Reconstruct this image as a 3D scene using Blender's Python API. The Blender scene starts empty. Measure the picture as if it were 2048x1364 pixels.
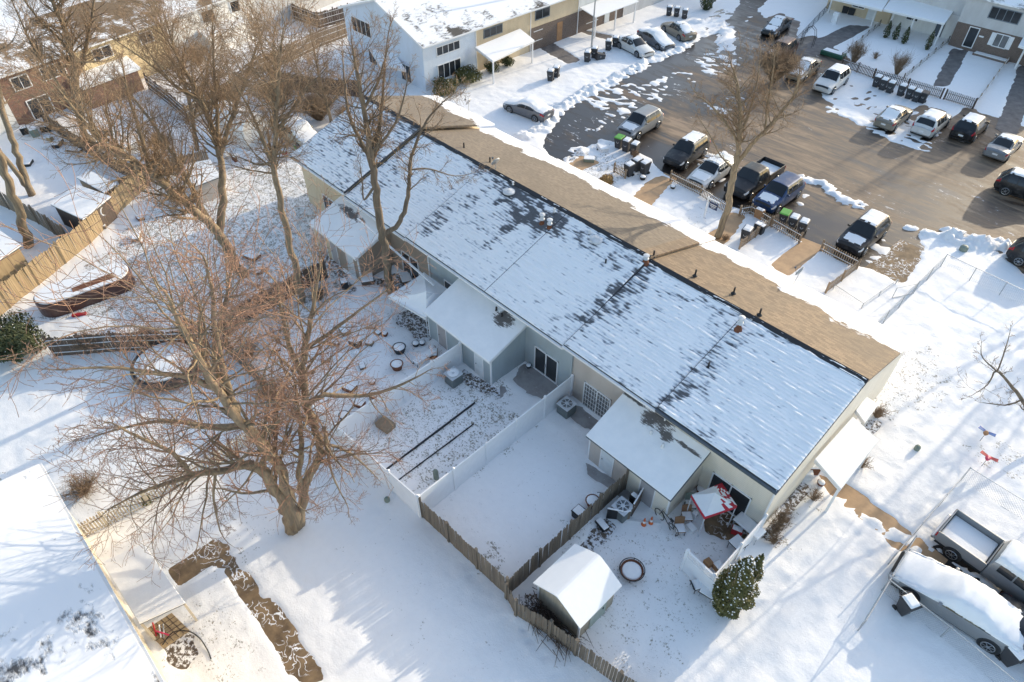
import bpy, math, random
import numpy as np
from mathutils import Vector, Matrix
R = math.radians
# ---------------------------------------------------------------- camera, sky, sun, exposure
scn = bpy.context.scene
VPX, VPY, FPX, CX, CY, CAMH = -798.0, -642.0, 1365.0, 1024.0, 682.0, 31.0
_th = math.atan((CY-VPY)/FPX)
_dn = np.array([0, math.cos(_th), math.sin(_th)])
_u = -_dn
_x = -np.array([VPX-CX, VPY-CY, FPX]); _x /= np.linalg.norm(_x)
_x -= _u*_x.dot(_u); _x /= np.linalg.norm(_x)
_y = np.cross(_u, _x)
cam_d = bpy.data.cameras.new('camera'); cam = bpy.data.objects.new('camera', cam_d)
scn.collection.objects.link(cam); scn.camera = cam
cam_d.sensor_width = 36; cam_d.lens = FPX/2048*36; cam_d.clip_end = 2000; cam_d.clip_start = .5
_m = Matrix.Identity(4)
for i, a in enumerate((_x, _y, _u)):
    _m[i][0] = a[0]; _m[i][1] = -a[1]; _m[i][2] = -a[2]
_m.translation = (0, 0, CAMH)
cam.matrix_world = _m
SUNK, SUNX = 3.55, 0.10            # metres of shadow per metre of height, sideways lean of the shadow
sun_el = math.atan(1/(SUNK*math.hypot(1, SUNX)))
world = bpy.data.worlds.new('World'); scn.world = world; world.use_nodes = True
wn = world.node_tree.nodes; wl = world.node_tree.links
sky = wn.new('ShaderNodeTexSky'); sky.sky_type = 'NISHITA'; sky.sun_disc = False
sky.sun_elevation = sun_el; sky.sun_rotation = math.atan2(SUNX, 1)
sky.altitude = 100; sky.air_density = 1.0; sky.dust_density = 1.3; sky.ozone_density = 0.6
bg = wn['Background']; bg.inputs['Strength'].default_value = 0.15
hs = wn.new('ShaderNodeHueSaturation'); hs.inputs['Saturation'].default_value = 1.0
wl.new(sky.outputs['Color'], hs.inputs['Color']); wl.new(hs.outputs['Color'], bg.inputs['Color'])
sun_d = bpy.data.lights.new('sun', 'SUN'); sun_d.energy = 1.95; sun_d.angle = R(0.5); sun_d.color = (1, .86, .64)
sun = bpy.data.objects.new('sun', sun_d); scn.collection.objects.link(sun)
sun.rotation_euler = Vector((-SUNX*SUNK, -SUNK, -1)).to_track_quat('-Z', 'Y').to_euler()
scn.view_settings.view_transform = 'Standard'; scn.view_settings.look = 'None'
scn.view_settings.exposure = 1.26; scn.view_settings.gamma = 1.0
scn.cycles.max_bounces = 6; scn.cycles.transparent_max_bounces = 8

# ---------------------------------------------------------------- helpers
COL = scn.collection
def _ray(px, py):
    v = np.array([px-CX, py-CY, FPX]); v /= np.linalg.norm(v)
    return v.dot(_x), v.dot(_y), v.dot(_u)
def G(px, py, z=0.0):
    "point of the photograph on the horizontal plane at height z"
    r = _ray(px, py); t = (z-CAMH)/r[2]
    return Vector((r[0]*t, r[1]*t, z))
def GY(px, py, y):
    r = _ray(px, py); t = y/r[1]
    return Vector((r[0]*t, y, CAMH+r[2]*t))
def GXp(px, py, x):
    r = _ray(px, py); t = x/r[0]
    return Vector((x, r[1]*t, CAMH+r[2]*t))
def roof_pt(px, py):
    "point on the rear roof slope"
    r = _ray(px, py); k = (6.42-4.25)/7.35   # z = 4.25+(y-20.95)k
    t = (4.25-20.95*k-CAMH)/(r[2]-k*r[1])
    return Vector((r[0]*t, r[1]*t, CAMH+r[2]*t))
def froof_pt(px, py):
    r = _ray(px, py); k = -(6.42-4.1)/7.5
    t = (6.42-28.3*k-CAMH)/(r[2]-k*r[1])
    return Vector((r[0]*t, r[1]*t, CAMH+r[2]*t))

class MB:
    def __init__(s): s.v = []; s.f = []; s.mi = []; s.cur = 0
    def add(s, vs, fs, mi=None):
        n = len(s.v); s.v += [tuple(v) for v in vs]; s.f += [tuple(i+n for i in f) for f in fs]
        s.mi += [s.cur if mi is None else mi]*len(fs)
        return s
    def box(s, x0, x1, y0, y1, z0, z1, M=None):
        vs = [Vector((x, y, z)) for z in (z0, z1) for y in (y0, y1) for x in (x0, x1)]
        if M: vs = [M @ v for v in vs]
        return s.add(vs, [(0,2,3,1),(4,5,7,6),(0,1,5,4),(2,6,7,3),(0,4,6,2),(1,3,7,5)])
    def bar(s, a, b, w, h, up=Vector((0,0,1))):
        "box beam from a to b, width w sideways, height h along up, centred"
        a = Vector(a); b = Vector(b); d = (b-a)
        if d.length < 1e-6: return s
        d.normalize(); sd = d.cross(up)
        if sd.length < 1e-4: sd = d.cross(Vector((1,0,0)))
        sd.normalize(); u2 = sd.cross(d)
        vs = [p+sd*i*w/2+u2*j*h/2 for p in (a, b) for j in (-1, 1) for i in (-1, 1)]
        return s.add(vs, [(0,1,3,2),(4,6,7,5),(0,4,5,1),(2,3,7,6),(0,2,6,4),(1,5,7,3)])
    def tube(s, pts, rs, n=6, cap=True):
        pts = [Vector(p) for p in pts]
        if not hasattr(rs, '__len__'): rs = [rs]*len(pts)
        ref = None; rings = []
        for i, p in enumerate(pts):
            d = (pts[min(i+1, len(pts)-1)]-pts[max(i-1, 0)])
            if d.length < 1e-9: d = Vector((0,0,1))
            d.normalize()
            if ref is None: ref = Vector((1,0,0)) if abs(d.x) < .8 else Vector((0,1,0))
            a = (ref-d*ref.dot(d)).normalized(); ref = a; b = d.cross(a)
            rings.append([p+(a*math.cos(2*math.pi*k/n)+b*math.sin(2*math.pi*k/n))*rs[i] for k in range(n)])
        vs = [v for r in rings for v in r]; fs = []
        for i in range(len(pts)-1):
            for k in range(n):
                fs.append((i*n+k, i*n+(k+1)%n, (i+1)*n+(k+1)%n, (i+1)*n+k))
        if cap:
            fs.append(tuple(range(n-1, -1, -1))); fs.append(tuple((len(pts)-1)*n+k for k in range(n)))
        return s.add(vs, fs)
    def prism(s, poly, z0, z1, M=None):
        "poly in xy, extruded in z"
        n = len(poly); vs = [Vector((p[0], p[1], z)) for z in (z0, z1) for p in poly]
        if M: vs = [M @ v for v in vs]
        fs = [tuple(range(n-1, -1, -1)), tuple(range(n, 2*n))]+[(i, (i+1)%n, n+(i+1)%n, n+i) for i in range(n)]
        return s.add(vs, fs)
    def slab(s, quad, th):
        "quad (top corners) given a thickness downwards"
        n = len(quad); q = [Vector(p) for p in quad]
        vs = [p-Vector((0,0,th)) for p in q]+q
        return s.add(vs, [tuple(range(n-1, -1, -1)), tuple(range(n, 2*n))]+[(i, (i+1)%n, n+(i+1)%n, n+i) for i in range(n)])
    def lathe(s, prof, c=(0,0,0), n=16, M=None):
        vs = []; fs = []
        for (r, z) in prof:
            for k in range(n):
                a = 2*math.pi*k/n; vs.append(Vector((r*math.cos(a), r*math.sin(a), z)))
        vs = [(M @ v if M else v)+Vector(c) for v in vs]
        for i in range(len(prof)-1):
            for k in range(n): fs.append((i*n+k, i*n+(k+1)%n, (i+1)*n+(k+1)%n, (i+1)*n+k))
        fs.append(tuple(range(n-1, -1, -1))); fs.append(tuple((len(prof)-1)*n+k for k in range(n)))
        return s.add(vs, fs)
    def build(s, name, mats, parent=None, loc=None, smooth=False, bevel=0):
        me = bpy.data.meshes.new(name)
        o = None
        off = Vector((0,0,0))
        if parent is not None: off = Vector(parent['_o']) if '_o' in parent else Vector(parent.location)
        if loc is not None: off = Vector(loc)
        me.from_pydata([(v[0]-off.x, v[1]-off.y, v[2]-off.z) for v in s.v], [], s.f)
        if not isinstance(mats, (list, tuple)): mats = [mats]
        for m in mats: me.materials.append(m)
        if len(mats) > 1: me.polygons.foreach_set('material_index', s.mi)
        if smooth: me.polygons.foreach_set('use_smooth', [True]*len(me.polygons))
        me.update()
        o = bpy.data.objects.new(name, me); COL.objects.link(o)
        if parent is not None:
            o.parent = parent
            o['_o'] = tuple(off)
        elif loc is not None: o.location = loc
        if bevel:
            b = o.modifiers.new('bevel', 'BEVEL'); b.width = bevel; b.segments = 2; b.limit_method = 'ANGLE'
        return o
def tag(o, label=None, cat=None, group=None, kind=None):
    if label: o['label'] = label
    if cat: o['category'] = cat
    if group: o['group'] = group
    if kind: o['kind'] = kind
    return o
def thing(name, label, cat, loc=(0,0,0), group=None):
    o = bpy.data.objects.new(name, None); COL.objects.link(o); o.location = loc; o.empty_display_size = .2
    return tag(o, label, cat, group)
def dup(root, loc, rz=0, label=None, group=None, scale=None):
    r = root.copy(); COL.objects.link(r); r.location = loc; r.rotation_euler = (0, 0, rz)
    if label: r['label'] = label
    if group: r['group'] = group
    if scale: r.scale = scale
    for ch in list(root.children):
        c = ch.copy(); COL.objects.link(c); c.parent = r
        for g in ch.children:
            d = g.copy(); COL.objects.link(d); d.parent = c
    return r

# value noise for the terrain
def vnoise(X, Y, seed=0):
    xi = np.floor(X).astype(np.int64); yi = np.floor(Y).astype(np.int64); xf = X-xi; yf = Y-yi
    def h(a, b):
        n = (a*374761393 + b*668265263 + seed*974634777) & 0xffffffff
        n = ((n ^ (n >> 13))*1274126177) & 0xffffffff
        return ((n ^ (n >> 16)) & 0xffff)/65535.0
    u = xf*xf*(3-2*xf); v = yf*yf*(3-2*yf)
    return (h(xi, yi)*(1-u)+h(xi+1, yi)*u)*(1-v)+(h(xi, yi+1)*(1-u)+h(xi+1, yi+1)*u)*v
def fbm(X, Y, o=4, seed=0):
    t = 0; a = .5; f = 1
    for i in range(o): t = t+a*vnoise(X*f, Y*f, seed+i); a *= .5; f *= 2.03
    return t/(1-.5**o)

# ---------------------------------------------------------------- materials
class NT:
    def __init__(s, name):
        s.m = bpy.data.materials.new(name); s.m.use_nodes = True; s.t = s.m.node_tree
        s.b = s.t.nodes['Principled BSDF']; s.g = s.t.nodes.new('ShaderNodeNewGeometry'); s.P = s.g.outputs['Position']
    def n(s, t, **k):
        o = s.t.nodes.new(t)
        for a, b in k.items(): setattr(o, a, b)
        return o
    def l(s, a, b):
        if hasattr(a, 'is_output') or isinstance(a, bpy.types.NodeSocket): s.t.links.new(a, b)
        else: b.default_value = a
    def sc(s, v, x, y, z, rot=0):
        o = s.n('ShaderNodeMapping'); s.l(v, o.inputs['Vector']); o.inputs['Scale'].default_value = (x, y, z)
        o.inputs['Rotation'].default_value = (0, 0, rot); return o.outputs[0]
    def noise(s, v, scale, detail=3, rough=.55, dist=0):
        o = s.n('ShaderNodeTexNoise'); s.l(v, o.inputs['Vector']); o.inputs['Scale'].default_value = scale
        o.inputs['Detail'].default_value = detail; o.inputs['Roughness'].default_value = rough; o.inputs['Distortion'].default_value = dist
        return o.outputs[0]
    def vor(s, v, scale, feat='F1'):
        o = s.n('ShaderNodeTexVoronoi', feature=feat); s.l(v, o.inputs['Vector']); o.inputs['Scale'].default_value = scale
        return o.outputs['Distance']
    def ma(s, op, a, b=0.0, c=None, clamp=False):
        o = s.n('ShaderNodeMath', operation=op); o.use_clamp = clamp; s.l(a, o.inputs[0]); s.l(b, o.inputs[1])
        if c is not None: s.l(c, o.inputs[2])
        return o.outputs[0]
    def mr(s, v, a, b, c=0.0, d=1.0):
        o = s.n('ShaderNodeMapRange'); s.l(v, o.inputs[0])
        for i, x in enumerate((a, b, c, d)): s.l(x, o.inputs[i+1])
        return o.outputs[0]
    def sep(s, v=None):
        o = s.n('ShaderNodeSeparateXYZ'); s.l(v or s.P, o.inputs[0]); return o.outputs
    def mix(s, f, a, b):
        o = s.n('ShaderNodeMix', data_type='RGBA'); s.l(f, o.inputs[0])
        for x, i in ((a, 6), (b, 7)):
            if isinstance(x, tuple): o.inputs[i].default_value = (x+(1,))[:4]
            else: s.l(x, o.inputs[i])
        return o.outputs[2]
    def col(s, c):
        if isinstance(c, tuple): s.b.inputs['Base Color'].default_value = (c+(1,))[:4]
        else: s.l(c, s.b.inputs['Base Color'])
    def bump(s, h, st=.5, dist=.02):
        o = s.n('ShaderNodeBump'); o.inputs['Strength'].default_value = st; o.inputs['Distance'].default_value = dist
        s.l(h, o.inputs['Height']); s.l(o.outputs[0], s.b.inputs['Normal'])
    def rough(s, r): s.l(r, s.b.inputs['Roughness'])
SNOWC = (.90, .89, .88)
def plain(name, c, rough=.7, metal=0, var=.12, scale=3.0, bump=0, spec=.4):
    t = NT(name); f = t.noise(t.P, scale, 4, .6)
    t.col(t.mix(t.mr(f, .3, .7), tuple(x*(1-var) for x in c), tuple(min(1, x*(1+var)) for x in c)))
    t.rough(rough); t.b.inputs['Metallic'].default_value = metal
    t.b.inputs['Specular IOR Level'].default_value = spec
    if bump: t.bump(t.noise(t.P, 25, 3), bump, .01)
    return t.m
def siding(name, c, pitch=.13, var=.06, dirt=.12):
    t = NT(name); z = t.sep()[2]
    saw = t.ma('FRACT', t.ma('DIVIDE', z, pitch))
    groove = t.mr(saw, .0, .16, 1, 0)
    d = t.noise(t.sc(t.P, 1, 1, .35), 1.1, 4, .65)
    base = t.mix(t.mr(d, .35, .75), tuple(x*(1+var) for x in c), tuple(x*(1-dirt)*k for x, k in zip(c, (1, .98, .95))))
    t.col(t.mix(t.ma('MULTIPLY', groove, .45), base, tuple(x*.5 for x in c)))  # groove line carries the lap's occlusion as a darker colour
    t.rough(.55); t.bump(saw, .5, .02); return t.m
def wood(name, c, c2, vert=True):
    t = NT(name); f = t.noise(t.sc(t.P, 7, 7, .5), 1.0, 4, .6); g = t.noise(t.P, 40, 2)
    t.col(t.mix(t.mr(f, .3, .72), c, c2)); t.rough(.85); t.bump(g, .3, .01); return t.m
def snow_mat(name, c=SNOWC, fl=0.0, bump=.45, flc=(.10, .075, .045), attr=False):
    t = NT(name)
    big = t.noise(t.P, .22, 3); sm = t.noise(t.P, 3.2, 5, .65); fine = t.noise(t.P, 17, 4, .7)
    col = t.mix(t.mr(sm, .3, .7), tuple(x*.965 for x in c), c)
    if attr:
        a = t.n('ShaderNodeAttribute'); a.attribute_name = 'wear_shade'; w = a.outputs['Fac']
        f = t.noise(t.P, 9.5, 4, .75); f2 = t.noise(t.P, 2.2, 3, .6)
        v = t.ma('ADD', t.ma('MULTIPLY', f, .75), t.ma('MULTIPLY', f2, .35))
        thr = t.ma('SUBTRACT', .765, t.ma('MULTIPLY', w, .225))
        m = t.ma('MULTIPLY', t.ma('SUBTRACT', v, thr), 14, clamp=True)
        g = t.mix(t.noise(t.P, 30, 2), flc, (.20, .17, .09))
        col = t.mix(t.ma('MULTIPLY', m, .85), col, g)
    t.col(col); t.rough(.65); t.b.inputs['Specular IOR Level'].default_value = .25
    h = t.ma('ADD', t.ma('MULTIPLY', sm, 1.0), t.ma('MULTIPLY', fine, .35))
    t.bump(h, bump, .06); return t.m
M = {}
M['ground'] = snow_mat('lawn_snow', attr=True)
M['snow'] = snow_mat('snow', bump=.25)
M['snow_t'] = snow_mat('snow_on_roofs', (.88, .88, .88), bump=.12)
def shed_snow():
    t = NT('snow_with_melted_patches'); sx = t.sep(); n1 = t.noise(t.P, 2.2, 4, .7); f = t.noise(t.sc(t.P, 2, 12, 1), 1.4, 3, .6); m = None
    for (px, py, z, rx, ry) in ((1008,640,3.1,.75,.55),(1028,628,3.1,.4,.3),(1300,838,3.1,.55,.5),(1325,850,3.0,.7,.5),(1330,880,2.8,.5,.25),(1372,905,2.8,.9,.10),(1120,0,0,.01,.01),(1270,805,3.2,1.6,.12),(700,425,3.2,1.6,.35)):
        c = G(px, py, z); dx = t.ma('DIVIDE', t.ma('SUBTRACT', sx[0], c.x), rx); dy = t.ma('DIVIDE', t.ma('SUBTRACT', sx[1], c.y), ry)
        d = t.ma('SUBTRACT', 1.6, t.ma('ADD', t.ma('MULTIPLY', dx, dx), t.ma('MULTIPLY', dy, dy))); m = d if m is None else t.ma('MAXIMUM', m, d)
    v = t.ma('ADD', t.ma('MAXIMUM', m, -1.0), t.ma('MULTIPLY', t.ma('SUBTRACT', t.ma('ADD', t.ma('MULTIPLY', n1, .6), t.ma('MULTIPLY', f, .6)), .6), 5.0))
    sm = t.noise(t.P, 1.2, 4, .6); sn = t.mix(t.mr(sm, .3, .7), (.82, .83, .84), (.90, .90, .90))
    t.col(t.mix(t.mr(v, .5, 1.1), sn, (.13, .12, .115))); t.rough(.7); t.bump(t.noise(t.P, 5, 4), .2, .05); return t.m
M['snow_s'] = shed_snow()
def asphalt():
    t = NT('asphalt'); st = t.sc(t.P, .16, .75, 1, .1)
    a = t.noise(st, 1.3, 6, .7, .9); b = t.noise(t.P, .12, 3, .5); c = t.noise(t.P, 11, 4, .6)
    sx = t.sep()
    lane = t.ma('MULTIPLY', t.mr(sx[1], 49.5, 53), t.mr(t.ma('ADD', sx[0], t.ma('MULTIPLY', b, 12)), -40, -26))  # sunlit road painted in as a paler tan band, bays stay darker
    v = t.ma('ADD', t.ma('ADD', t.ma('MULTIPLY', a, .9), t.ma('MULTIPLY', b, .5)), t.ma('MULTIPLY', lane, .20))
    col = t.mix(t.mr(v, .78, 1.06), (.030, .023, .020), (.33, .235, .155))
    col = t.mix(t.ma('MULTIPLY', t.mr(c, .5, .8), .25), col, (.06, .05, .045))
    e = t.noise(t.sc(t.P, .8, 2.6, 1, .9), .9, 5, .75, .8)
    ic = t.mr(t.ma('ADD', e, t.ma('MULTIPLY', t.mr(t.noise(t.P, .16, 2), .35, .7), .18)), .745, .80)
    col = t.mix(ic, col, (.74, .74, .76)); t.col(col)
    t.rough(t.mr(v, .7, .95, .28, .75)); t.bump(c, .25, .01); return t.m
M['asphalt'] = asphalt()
def concrete(name, c, c2, snowy=0):
    t = NT(name); a = t.noise(t.P, 1.3, 5, .65); b = t.noise(t.P, 18, 3)
    col = t.mix(t.mr(a, .35, .65), c, c2)
    if snowy: col = t.mix(t.mr(t.ma('ADD', t.ma('MULTIPLY', t.noise(t.P, 5, 4, .75), .7), t.ma('MULTIPLY', a, .3)), snowy, snowy+.05), col, (.78, .78, .80))
    t.col(col); t.rough(.8); t.bump(b, .2, .01); return t.m
M['walk'] = concrete('tan_concrete', (.52, .34, .19), (.40, .26, .15))
M['walkg'] = concrete('grey_concrete', (.20, .18, .17), (.11, .10, .095))
M['patio'] = concrete('patio_concrete', (.38, .36, .35), (.26, .24, .23), .60)
M['brownwalk'] = concrete('wet_concrete', (.26, .175, .095), (.12, .08, .045), .63)
def squiggle(m):
    t = NT.__new__(NT); t.m = m; t.t = m.node_tree; t.b = t.t.nodes['Principled BSDF']; t.g = t.n('ShaderNodeNewGeometry'); t.P = t.g.outputs['Position']
    src = t.b.inputs['Base Color'].links[0].from_socket; n1 = t.noise(t.P, 2.6, 2, .5, .4)
    line = t.mr(t.ma('ABSOLUTE', t.ma('SUBTRACT', n1, .5)), .012, .03, 1, 0); big = t.mr(t.noise(t.P, .7, 2), .44, .52)
    t.col(t.mix(t.ma('MULTIPLY', line, big), src, (.86, .86, .87)))
squiggle(M['brownwalk'])
M['asphalt2'] = concrete('dark_wet_asphalt', (.035, .033, .033), (.02, .018, .018))
M['dirt'] = concrete('dirt_and_shade', (.14, .105, .075), (.06, .045, .035), .48)
SPOTS = [(1030,382,1.9,1.1),(1080,440,2.5,1.3),(1150,470,1.2,.7),(1186,482,.9,.6),(985,345,1.6,1.0),(1235,520,1.5,.9),(1290,520,.7,.5),
         (1275,560,.55,2.2),(1210,610,.55,2.2),(1175,640,.4,1.6),(1480,650,1.3,.9),(1440,690,.8,2.4),(1390,740,.9,2.0),(1355,780,.6,1.6),(945,400,.8,1.6),(800,260,2.6,1.1),(760,300,2.2,1.3),(870,440,.7,1.2),(1700,735,2.2,.3),(1600,690,2.2,.35),(1400,610,2.5,.35),(1010,470,.6,.7)]
_sp = None
def roof_cover(X, Y):
    "how thickly snow lies on the rear slope (0..1) at x, y"
    global _sp
    if _sp is None: _sp = [(roof_pt(a, b), rx, ry) for a, b, rx, ry in SPOTS]
    wob = fbm(X*.6, Y*1.2, 3, 2); row = np.mod(Y/.205+.8*wob, 1.0)
    st = fbm(X*1.7, Y*5.5, 4, 5); cl = fbm(X*3.6, Y*7.0, 3, 6); big = fbm(X*.4, Y*.2, 3, 7)
    c = .70*st+.50*cl+.50*big-.30*row+.02
    JX = X+2.2*(fbm(X*.9, Y*.9, 3, 8)-.5); JY = Y+2.6*(fbm(X*.9, Y*.9, 3, 12)-.5)
    bare = np.zeros(X.shape)
    for p, rx, ry in _sp: bare = np.maximum(bare, np.clip(1.5-((JX-p.x)/rx)**2-((JY-p.y)/ry)**2, 0, 1)*(1.8 if rx*ry > 1.7 and ry < 1.5 and p.x > -31 else .8))
    brk = np.clip((fbm(X*1.8, Y*5, 3, 13)-.3)*3.2, 0, 1)
    c = c-bare*(.12+.28*brk)-.10*np.clip((-31-X)/9, 0, 1)-.05*np.clip((Y-27.3)/1.0, 0, 1)
    return np.clip((c-.26)/.36, 0, 1), row, st
def roof_mesh(parent, x0, x1, ze, zr, y0, y1, mat, slopem):
    k = (zr-ze)/(y1-y0); xs = np.linspace(x0, x1, max(8, int((x1-x0)/.085))); ys = np.linspace(y0, y1, int((y1-y0)/.036))
    X, Y = np.meshgrid(xs, ys); c, row, st = roof_cover(X, Y)
    hgt = .006+c*(.015+.06*(1-row)*np.clip(st*2.4-.55, 0, 1.2))+.012*(1-row)
    e = np.minimum(np.minimum((X-x0), (x1-X))/.1, np.minimum((Y-y0), (y1-Y))/.1); hgt = np.where(e <= 0, -.01, hgt)
    Z = ze+(Y-y0)*k+hgt; off = Vector(parent['_o']) if '_o' in parent else Vector(parent.location)
    nY, nX = X.shape; co = np.stack([X-off.x, Y-off.y, Z-off.z], -1).reshape(-1, 3); idx = np.arange(nY*nX).reshape(nY, nX)
    q = np.stack([idx[:-1, :-1], idx[:-1, 1:], idx[1:, 1:], idx[1:, :-1]], -1).reshape(-1, 4); me = bpy.data.meshes.new('snow_cover')
    me.vertices.add(len(co)); me.vertices.foreach_set('co', co.ravel().astype(np.float32)); me.loops.add(q.size); me.loops.foreach_set('vertex_index', q.ravel().astype(np.int32))
    me.polygons.add(len(q)); me.polygons.foreach_set('loop_start', np.arange(0, q.size, 4, dtype=np.int32)); me.update(calc_edges=True)
    me.polygons.foreach_set('use_smooth', np.ones(len(q), bool)); at = me.attributes.new('cover', 'FLOAT', 'POINT'); at.data.foreach_set('value', c.ravel().astype(np.float32))
    me.materials.append(mat); o = bpy.data.objects.new('snow_cover', me); COL.objects.link(o); o.parent = parent; return o
def rear_roof():
    t = NT('thin_snow_on_shingles'); a = t.n('ShaderNodeAttribute'); a.attribute_name = 'cover'
    f = t.noise(t.sc(t.P, 3, 9, 1), 1.6, 3, .7); c = t.ma('ADD', a.outputs['Fac'], t.ma('MULTIPLY', t.ma('SUBTRACT', f, .5), .5))
    sh = t.mix(t.noise(t.sc(t.P, 3, 6, 1), 2, 3), (.055, .058, .066), (.14, .145, .155))
    col = t.mix(t.mr(c, .04, .48), sh, (.54, .56, .60)); col = t.mix(t.mr(c, .40, .9), col, (.92, .92, .92))
    t.col(col); t.rough(.7); t.bump(f, .35, .03); return t.m
M['rroof'] = rear_roof(); M['shing'] = plain('dark_shingle', (.06, .062, .07), .85, scale=8)
def front_roof():
    t = NT('front_roof_shingle_and_snow'); sx = t.sep()
    row = t.ma('FRACT', t.ma('DIVIDE', sx[1], .15))
    tab = t.noise(t.sc(t.P, 3.2, 7, 1), 1.0, 2, .5)
    br = t.n('ShaderNodeTexBrick'); t.l(t.sc(t.P, 1, 1, 1), br.inputs['Vector']); br.inputs['Scale'].default_value = 1.0
    br.inputs['Brick Width'].default_value = .34; br.inputs['Row Height'].default_value = .15; br.inputs['Mortar Size'].default_value = .008
    br.inputs['Color1'].default_value = (.24, .175, .115, 1); br.inputs['Color2'].default_value = (.14, .10, .068, 1); br.inputs['Mortar'].default_value = (.12, .09, .06, 1)
    left = t.mr(sx[0], -18.7, -18.5)
    grey = t.mix(t.mr(tab, .3, .7), (.22, .18, .135), (.125, .10, .08))
    sh = t.mix(left, grey, br.outputs['Color'])
    wet = t.mr(t.noise(t.P, .25, 3), .45, .7)
    sh = t.mix(t.ma('MULTIPLY', wet, .5), sh, (.11, .09, .07))
    edge = t.ma('ADD', sx[1], t.ma('ADD', t.ma('MULTIPLY', t.noise(t.sc(t.P, .45, .6, 1), 1.0, 3, .6), 3.4), t.ma('MULTIPLY', t.noise(t.sc(t.P, 2.0, 9, 1), 1.0, 3, .7), .9)))
    right = t.mr(sx[0], -14, -7, 0, .9)
    m = t.mr(t.ma('ADD', edge, right), 36.15, 36.35)
    t.col(t.mix(m, sh, (.87, .87, .89))); t.rough(.8)
    t.bump(t.ma('ADD', t.ma('MULTIPLY', m, 1.0), t.ma('MULTIPLY', row, -.25)), .7, .05); return t.m
M['froof'] = front_roof()
def far_roof(name, c1, c2, bias):
    t = NT(name); row = t.noise(t.sc(t.P, 1.2, 1.2, 12), 1.5, 4, .7); b = t.noise(t.P, .28, 3, .6)
    v = t.ma('ADD', t.ma('MULTIPLY', row, .5), t.ma('MULTIPLY', b, 1.1)); m = t.mr(v, bias, bias+.1)
    t.col(t.mix(m, t.mix(row, c1, c2), (.85, .86, .88))); t.rough(.8); t.bump(m, .5, .05); return t.m
M['roofW'] = far_roof('grey_shingle_under_snow', (.10, .09, .08), (.06, .055, .05), .66)
M['roofTL'] = far_roof('brown_shingle_under_snow', (.22, .15, .09), (.14, .10, .06), .80)
def brick(name, c1, c2):
    t = NT(name); s = t.sep(); cb = t.n('ShaderNodeCombineXYZ'); t.l(t.ma('ADD', s[0], s[1]), cb.inputs[0]); t.l(s[2], cb.inputs[1])
    br = t.n('ShaderNodeTexBrick'); t.l(cb.outputs[0], br.inputs['Vector']); br.inputs['Scale'].default_value = 1
    br.inputs['Brick Width'].default_value = .22; br.inputs['Row Height'].default_value = .075; br.inputs['Mortar Size'].default_value = .008
    br.inputs['Color1'].default_value = c1+(1,); br.inputs['Color2'].default_value = c2+(1,); br.inputs['Mortar'].default_value = (.25, .22, .2, 1)
    t.col(br.outputs['Color']); t.rough(.85); return t.m
M['brick'] = brick('brown_brick', (.14, .09, .065), (.09, .06, .045))
M['brickr'] = brick('red_brick', (.24, .10, .06), (.15, .07, .045))
M['s_tan'] = siding('tan_siding', (.62, .50, .34))
M['s_brown'] = siding('brown_siding', (.33, .265, .21), var=.03)
M['s_gray'] = siding('grey_green_siding', (.36, .41, .43))
M['s_beige'] = siding('beige_siding', (.50, .44, .39))
M['s_cream'] = siding('cream_siding', (.72, .67, .57), dirt=.08)
M['s_white'] = siding('pale_blue_siding', (.60, .67, .76), dirt=.05)
M['s_yel'] = siding('yellow_siding', (.66, .52, .30))
M['s_lt'] = siding('light_grey_siding', (.52, .52, .52))
M['s_wht'] = siding('white_siding', (.74, .73, .70))
M['trim'] = plain('white_trim', (.74, .74, .74), .5, var=.05)
M['trimg'] = plain('slate_trim', (.16, .19, .22), .5)
M['door_g'] = plain('grey_door', (.34, .33, .34), .5, var=.06)
M['door_w'] = plain('white_door', (.62, .65, .66), .5, var=.08)
M['door_b'] = plain('taupe_door', (.36, .33, .32), .5, var=.06)
M['metal_dk'] = plain('dark_gutter_metal', (.09, .11, .13), .4, .3)
M['metal'] = plain('galvanised_metal', (.42, .43, .44), .45, .5)
M['metal_w'] = plain('white_painted_metal', (.58, .60, .62), .4)
M['black'] = plain('black_plastic', (.022, .024, .027), .55)
M['bin'] = plain('charcoal_bin_plastic', (.045, .045, .048), .5)
M['green'] = plain('green_plastic', (.12, .38, .06), .5)
M['greend'] = plain('dark_green_plastic', (.03, .10, .06), .5)
M['rust'] = plain('rusty_metal', (.16, .06, .03), .8, var=.4, scale=20)
M['rubber'] = plain('rubber', (.02, .02, .02), .8)
M['chrome'] = plain('wheel_alloy', (.45, .46, .48), .3, .8)
M['red'] = plain('red_plastic', (.45, .03, .035), .45)
M['redl'] = plain('red_lamp_lens', (.40, .015, .02), .2)
M['orange'] = plain('orange_plastic', (.60, .13, .03), .5)
M['whitep'] = plain('white_plastic', (.72, .72, .72), .45)
M['blue'] = plain('blue_plastic', (.04, .14, .42), .45)
M['card'] = plain('cardboard', (.36, .20, .10), .9)
M['pink'] = plain('pink_plastic', (.65, .06, .14), .4)
M['vinyl'] = plain('white_vinyl', (.76, .77, .79), .4, var=.04)
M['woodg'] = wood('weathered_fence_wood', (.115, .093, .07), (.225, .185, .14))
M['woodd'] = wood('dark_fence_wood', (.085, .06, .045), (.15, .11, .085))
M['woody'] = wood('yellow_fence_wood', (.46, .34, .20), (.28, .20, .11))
M['woodt'] = wood('tan_picket_wood', (.33, .245, .165), (.21, .155, .105))
M['cream'] = wood('cream_fence_boards', (.62, .53, .39), (.50, .43, .32))
M['bark'] = wood('bark', (.24, .185, .125), (.09, .068, .05))
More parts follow.
